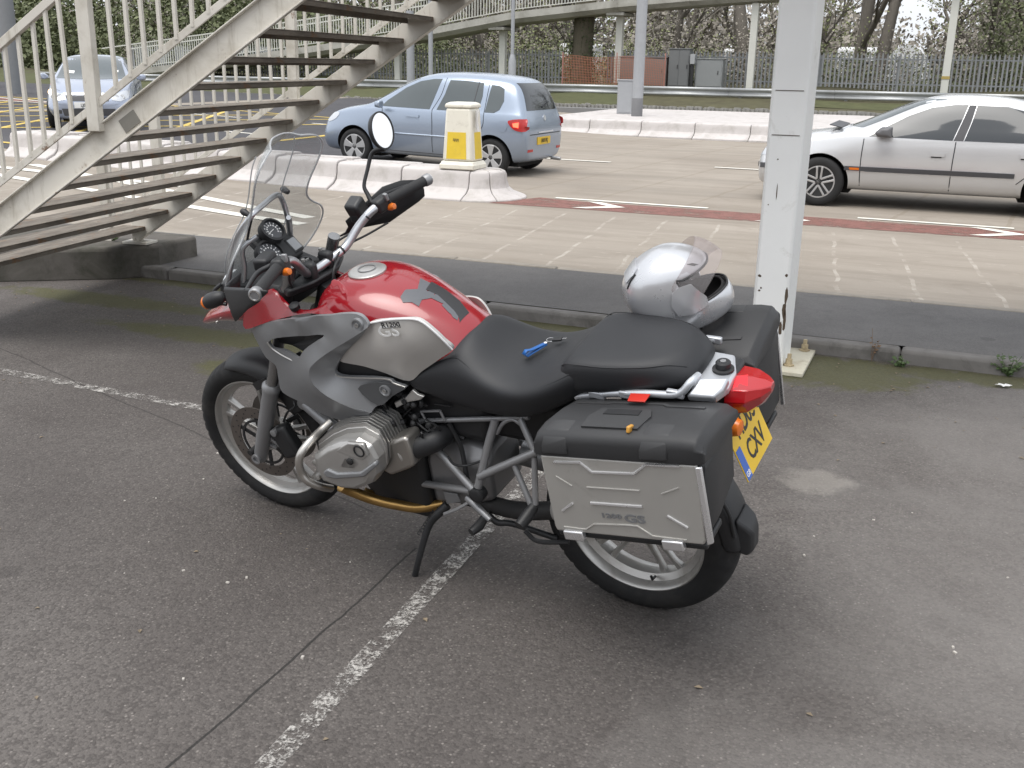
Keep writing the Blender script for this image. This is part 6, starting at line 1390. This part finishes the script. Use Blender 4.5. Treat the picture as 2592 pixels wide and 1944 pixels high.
side(bl, T, 'front_window', [(1.98, .97), (1.9, 1.06), (1.6, 1.27), (1.35, 1.38), (1.1, 1.425), (.96, 1.43), (1.02, 1.2), (1.09, .965)], M_CGL2)
side(bl, T, 'rear_window', [(.96, .965), (.86, 1.2), (.81, 1.42), (.5, 1.42), (.22, 1.40), (.2, 1.2), (.24, .965)], M_CGL2)
side(bl, T, 'quarter_window', [(.12, .97), (.08, 1.38), (-.05, 1.37), (-.14, 1.33), (-.17, 1.15), (-.12, 1.02), (-.04, .97)], M_CGL2)
line(bl, T, [(.34, .965), (.3, 1.41)], .02, (1, -1), M_TRIM, 'window_bar')
line(bl, T, [(2.02, .98), (1.95, .9), (1.98, .6), (2.0, .3)]); line(bl, T, [(1.04, .96), (1.02, .7), (1.03, .3)]); line(bl, T, [(.13, .96), (.14, .75), (.32, .55), (.36, .42)]); line(bl, T, [(1.04, .96), (.92, 1.2), (.88, 1.45)], .01); line(bl, T, [(.13, .96), (.12, 1.42)], .01)
line(bl, T, [(1.95, .28), (.45, .27)], .012, (1, -1), M_TRIM, 'sill_line'); line(bl, T, [(1.9, .56), (.45, .56)], .03, (1, -1), M_BLUE, 'side_moulding')
side(bl, T, 'door_handle', [(1.26, .83), (1.5, .835), (1.5, .87), (1.26, .865)], M_BLUE, .02); side(bl, T, 'door_handle', [(.3, .84), (.5, .84), (.5, .875), (.3, .875)], M_BLUE, .02)
side(bl, T, 'fuel_flap', [(-.2+.085*math.cos(a), .78+.09*math.sin(a)) for a in [k*.524 for k in range(12)]], M_BLUE, .005, (1,))
for s_ in (1, -1):
    MB().loft([[(1.9+a*k, s_*(.84+b), 1.0+c*k) for a, c in ((-.02, -.055), (.09, -.04), (.09, .05), (-.02, .065))] for b, k in ((0, .3), (.06, 1), (.15, .95), (.18, .5))]).build('wing_mirror', M_BLUE, bl, 50, .02, seg=3)
M_TAIL = pm('tail_red', (.42, .03, .03), .15, 0, .1, 30); 
m = NT('tail_lit'); m.set((.9, .1, .05), .2, **{'Emission Color': (1, .08, .04), 'Emission Strength': 2.5})
side(bl, T, 'tail_lamp', [(-0.299, .87), (-0.546, .9), (-0.585, .82), (-0.563, .72), (-0.422, .73), (-0.334, .79)], M_TAIL, .012, rnd=3, step=.04)
side(bl, T, 'brake_lamp', [(-0.37, .83), (-0.466, .85), (-0.466, .77), (-0.387, .78)], m.m, .02, (1, -1))
end(bl, T, 'rear_screen', [(.6, 1.02), (.5, 1.42), (-.5, 1.42), (-.6, 1.02)], M_CGL, 1, .005)
end(bl, T, 'number_plate', [(-.18, .5), (.34, .5), (.34, .615), (-.18, .615)], M_PLATE, 1, .012)
text_part('plate_text', 'LR05 FKJ', .085, M_BPL, bl, (-.618, .08, .558), (0, -1, 0), (0, 0, 1), .001, .001, 1, .85)
end(bl, T, 'boot_gap', [(.62, .655), (.62, .668), (-.62, .668), (-.62, .655)], M_SEAM, 1, .003); end(bl, T, 'boot_handle', [(.3, .68), (-.3, .68), (-.3, .70), (.3, .70)], M_LAMP, 1, .012)
end(bl, T, 'emblem', [(.05*math.cos(a), .9+.045*math.sin(a)) for a in [k*.7 for k in range(9)]], M_LAMP, 1, .01); end(bl, T, 'rear_wiper', [(.02, 1.05), (-.3, 1.13), (-.3, 1.145), (.02, 1.075)], M_SEAM, 1, .016)
end(bl, T, 'reflector', [(.5, .4), (.68, .4), (.68, .44), (.5, .44)], M_TAIL, 1, .006); end(bl, T, 'reflector', [(-.5, .4), (-.68, .4), (-.68, .44), (-.5, .44)], M_TAIL, 1, .006)
side(bl, T, 'head_lamp', [(3.12, .72), (3.02, .8), (2.82, .82), (2.88, .72), (3.05, .66)], M_LAMP, .006, rnd=2, step=.04)
end(bl, T, 'windscreen', [(.6, 1.02), (.52, 1.42), (-.52, 1.42), (-.6, 1.02)], M_CGL2, -1, .004)
MB().tube([(-.55, -.4, .25), (-.72, -.4, .24)], .03, 12).build('exhaust_tip', M_ALLOY, bl, 40)
# ---- silver saloon
M_SLV = pm('silver_car_paint', (.62, .625, .635), .26, .4, .03, 3, 0, 50, .5, coat=.5, rvar=.03)
S = [(-1.1, .3, .62, .68, .6, .68, .66, .6, 0), (-1.06, .25, .78, .84, .7, .8, .76, .6, 0), (-.95, .22, .88, .96, .76, .86, .82, .62, 0), (-.6, .2, .92, 1.02, .8, .88, .84, .62, 0), (-.35, .2, .935, 1.06, .82, .885, .85, .63, 1), (0, .2, .94, 1.22, .82, .885, .855, .6, 1), (.35, .2, .94, 1.36, .82, .89, .86, .59, 1), (.7, .2, .935, 1.415, .82, .89, .86, .6, 1), (1.2, .2, .93, 1.43, .82, .89, .86, .6, 1), (1.55, .2, .925, 1.385, .82, .89, .86, .59, 1), (1.9, .2, .92, 1.24, .82, .89, .855, .6, 1), (2.2, .2, .91, 1.1, .82, .89, .85, .64, 1), (2.45, .2, .9, .99, .82, .885, .83, .66, 1), (2.6, .2, .885, .96, .81, .88, .82, .66, 0), (2.95, .2, .83, .91, .79, .87, .79, .6, 0), (3.3, .2, .76, .84, .74, .83, .73, .6, 0), (3.5, .21, .66, .73, .66, .75, .66, .5, 0), (3.58, .25, .54, .57, .5, .6, .52, .4, 0)]
om_, T = car('silver_saloon', 'silver saloon car with dark side rubbing strip at the right edge', (-1.558+2.73, 13.976+.86, -.02), R(180.4), S, M_SLV, (0, 2.73), .31, .2, .2, .8, 5, 'twin', .36)
fx = 2.73
def U(p): return (fx-p[0], p[1]+.3)
side(om_, T, 'front_window', [U(p) for p in ((.56, .6), (.75, .72), (1.0, .86), (1.25, .96), (1.5, 1.0), (1.66, 1.005), (1.6, .8), (1.53, .585))], M_CGL)
side(om_, T, 'rear_window', [U(p) for p in ((1.66, .585), (1.72, .8), (1.76, 1.0), (2.1, .99), (2.4, .92), (2.6, .8), (2.68, .585))], M_CGL)
side(om_, T, 'door_pillar', [U(p) for p in ((1.54, .585), (1.61, .8), (1.67, 1.0), (1.75, 1.0), (1.71, .8), (1.65, .585))], M_TRIM, .005)
line(om_, T, [U(p) for p in ((.5, .57), (.49, .3), (.5, -.02))]); line(om_, T, [U(p) for p in ((1.57, .57), (1.56, .3), (1.56, -.03))]); line(om_, T, [U(p) for p in ((2.62, .57), (2.55, .35), (2.3, .1))])
side(om_, T, 'rubbing_strip', [U(p) for p in ((.3, .175), (.3, .225), (2.27, .225), (2.27, .175))], M_TRIM, .016, step=.2)
line(om_, T, [U(p) for p in ((.3, .165), (2.27, .165))], .014, (1, -1), M_LAMP, 'strip_highlight')
side(om_, T, 'side_repeater', [U(p) for p in ((.36, .185), (.48, .185), (.48, .212), (.36, .212))], M_ORNG, .019)
side(om_, T, 'door_handle', [U(p) for p in ((1.3, .39), (1.46, .39), (1.47, .43), (1.3, .43))], M_SLV, .014); side(om_, T, 'door_handle', [U(p) for p in ((2.3, .41), (2.46, .41), (2.47, .45), (2.3, .45))], M_SLV, .014)
side(om_, T, 'handle_recess', [U(p) for p in ((1.31, .375), (1.43, .375), (1.43, .392), (1.31, .392))], M_SEAM, .006); side(om_, T, 'handle_recess', [U(p) for p in ((2.31, .395), (2.43, .395), (2.43, .412), (2.31, .412))], M_SEAM, .006)
for s_ in (1, -1): MB().loft([[(fx-.72+a*k, s_*(.87+b), .955+c*k) for a, c in ((-.12, -.06), (.07, -.05), (.1, .0), (.02, .07), (-.11, .075))] for b, k in ((-.03, .4), (.05, 1), (.14, .9), (.17, .5))]).build('wing_mirror', pm('mirror_grey', (.12, .12, .125), .5), om_, 50, .02, seg=3)
end(om_, T, 'windscreen', [(.68, 1.0), (.54, 1.36), (-.54, 1.36), (-.68, 1.0)], M_CGL2, -1, .004)
line(om_, T, [(2.62, .925), (2.4, 1.02), (2.0, 1.23), (1.62, 1.39)], .03, (1, -1), M_SLV, 'a_pillar')
side(om_, T, 'front_bumper_strip', [(3.2, .46), (3.56, .44), (3.56, .5), (3.2, .52)], M_TRIM, .012); side(om_, T, 'head_lamp', [(3.52, .6), (3.42, .72), (3.2, .74), (3.25, .62)], M_LAMP, .006)
MB().box((fx-.12, 0, 1.0), (.16, 1.2, .012), Matrix.Rotation(R(-12), 3, 'Y')).build('wiper_cowl', M_TRIM, om_, 30, .004)
# ---- silver-blue hatchback seen from the front at the left
M_AST = pm('grey_blue_paint', (.36, .4, .49), .28, .4, .03, 3, 0, 50, .5, coat=.5, rvar=.03)
S = [(-.75, .3, .7, .78, .62, .7, .68, .6, 0), (-.7, .24, .9, .98, .74, .82, .79, .62, 1), (-.5, .2, .95, 1.25, .8, .87, .83, .58, 1), (-.2, .2, .96, 1.42, .8, .875, .84, .58, 1), (.4, .2, .96, 1.46, .8, .88, .845, .59, 1), (1.0, .2, .95, 1.455, .8, .88, .845, .59, 1), (1.4, .2, .945, 1.4, .8, .88, .84, .585, 1), (1.75, .2, .935, 1.26, .8, .88, .835, .59, 1), (2.1, .2, .92, 1.08, .8, .87, .82, .64, 1), (2.3, .2, .9, .99, .79, .87, .8, .66, 0), (2.7, .2, .84, .94, .78, .86, .77, .62, 0), (3.0, .2, .77, .87, .74, .83, .72, .6, 0), (3.25, .2, .68, .76, .7, .8, .68, .55, 0), (3.38, .21, .58, .64, .66, .74, .64, .5, 0), (3.43, .25, .5, .53, .56, .64, .56, .4, 0)]
hd_ = Vector((.63, -.777)); fc = Vector((-15.95, 16.3)); rc_ = fc-hd_*3.4
as_, T = car('grey_blue_hatchback', 'grey-blue hatchback facing the camera behind the stair rail at the left', (rc_.x, rc_.y, .28), math.atan2(hd_.y, hd_.x), S, M_AST, (0, 2.61), .31, .19, .2, .77, 5, 'wide', .36)
end(as_, T, 'windscreen', [(.68, .98), (.6, 1.2), (.53, 1.4), (0, 1.43), (-.53, 1.4), (-.6, 1.2), (-.68, .98), (0, .96)], M_CGL2, -1, .004)
side(as_, T, 'front_window', [(1.9, .99), (1.45, 1.28), (1.0, 1.38), (.9, 1.38), (.95, .97)], M_CGL); side(as_, T, 'rear_window', [(.85, .97), (.8, 1.38), (.2, 1.37), (-.25, 1.28), (-.3, 1.0)], M_CGL)
line(as_, T, [(.9, .95), (.88, .3)]); line(as_, T, [(2.05, .93), (2.0, .5), (2.05, .3)])
for s_ in (1, -1):
    end(as_, T, 'head_lamp', [(s_*.44, .58), (s_*.5, .68), (s_*.66, .76), (s_*.76, .76), (s_*.74, .62), (s_*.6, .56)], M_LAMP, -1, .008, .04)
    for yy in (.52, .64): 
        h = T.ray_cast(Vector((6, s_*yy, .65)), Vector((-1, 0, 0)))[0]; MB().lathe(h, (1, 0, .1), [(.05, -.02), (.05, .012), (.04, .014), (.036, .006), (0, .006)], 18).build('lamp_unit', M_CHROME, as_, 40)
    MB().loft([[(1.95+a*k, s_*(.86+b), 1.0+c*k) for a, c in ((-.05, -.06), (.06, -.05), (.06, .06), (-.05, .07))] for b, k in ((0, .3), (.07, 1), (.17, .95), (.2, .5))]).build('wing_mirror', M_AST, as_, 50, .02, seg=3)
    end(as_, T, 'fog_lamp', [(s_*.5, .32), (s_*.66, .33), (s_*.66, .4), (s_*.5, .39)], M_TRIM, -1, .004)
mm = NT('indicator_lit'); mm.set((1, .6, .3), .3, **{'Emission Color': (1, .7, .4), 'Emission Strength': 5})
h = T.ray_cast(Vector((6, -.7, .72)), Vector((-1, 0, 0)))[0]; MB().lathe(h, (1, 0, 0), [(.06, -.02), (.055, .015), (0, .02)], 18).build('indicator_lamp', mm.m, as_, 40)
end(as_, T, 'upper_grille', [(-.42, .66), (-.38, .56), (.38, .56), (.42, .66)], M_TRIM, -1, .004); end(as_, T, 'chrome_bar', [(-.45, .705), (-.44, .67), (.44, .67), (.45, .705), (0, .72)], M_CHROME, -1, .012)
h = T.ray_cast(Vector((6, 0, .66)), Vector((-1, 0, 0)))[0]; pts = [h+Vector((.02, .07*math.cos(a), .055*math.sin(a))) for a in [k*math.pi/10 for k in range(20)]]; MB().tube(pts, .009, 6, 0, False, True).build('emblem', M_CHROME, as_, 40)
MB().tube([h+Vector((.02, .07, -.015)), h+Vector((.022, .01, -.01)), h+Vector((.022, -.01, .012)), h+Vector((.02, -.07, .015))], .008, 6).build('emblem_bar', M_CHROME, as_, 40)
end(as_, T, 'lower_grille', [(-.5, .42), (-.46, .28), (.46, .28), (.5, .42)], M_TRIM, -1, .004)
end(as_, T, 'number_plate', [(-.26, .43), (.26, .43), (.26, .54), (-.26, .54)], M_PAPER, -1, .014); h = T.ray_cast(Vector((6, 0, .485)), Vector((-1, 0, 0)))[0]; text_part('plate_text', 'LJ06 NVK', .085, M_BPL, as_, (h.x+.018, 0, .485), (0, 1, 0), (0, 0, 1), .001, .001, 1, .82)
end(as_, T, 'tax_disc', [(-.5, 1.08), (-.34, 1.07), (-.33, 1.12), (-.49, 1.13)], M_PAPER, -1, .006); end(as_, T, 'tax_disc', [(.42, 1.1), (.52, 1.1), (.52, 1.14), (.42, 1.14)], M_PAPER, -1, .006)
line(as_, T, [(2.28, .93), (2.8, .86), (3.2, .75)], .01)
for x in (as_, bl, om_): x['group'] = 'cars on the road'

# ================================================================== BRICK BLOCK BEHIND THE VIEWER (added, unseen, gives mirrors and paint something to reflect)
def brickmat():
    m = NT('brown_brick'); v = m.coord(); b = m.n('ShaderNodeTexBrick'); b.inputs['Color1'].default_value = (.16, .08, .05, 1); b.inputs['Color2'].default_value = (.22, .12, .08, 1); b.inputs['Mortar'].default_value = (.3, .28, .25, 1); b.inputs['Scale'].default_value = 4
    mp = m.n('ShaderNodeMapping'); mp.inputs['Rotation'].default_value = (R(90), 0, 0); m.l(v, mp.inputs[0]); m.l(mp.outputs[0], b.inputs['Vector']); m.set(b.outputs[0], .9, 0, .2); return m.m
bk = empty('added_brick_block', (-4, -27, 0)); tag(bk, 'added brown brick block behind the viewer, unseen, put in for reflections in mirrors and paint', 'added building')
MB().box((0, -4, 3.4), (44, 8, 6.8)).build('wall', brickmat(), bk, 0); MB().box((0, -4, 6.9), (44.6, 8.6, .2)).build('roof_edge', M_WHT, bk, 0)
for zz in (1.6, 4.4):
    for k in range(12):
        f_ = MB().box((-20+k*3.6, .02, zz), (1.7, .1, 1.3)).build('window', M_WHT, bk, 0); MB().box((-20+k*3.6, .08, zz), (1.5, .04, 1.1)).build('pane', M_CGL, f_, 0)
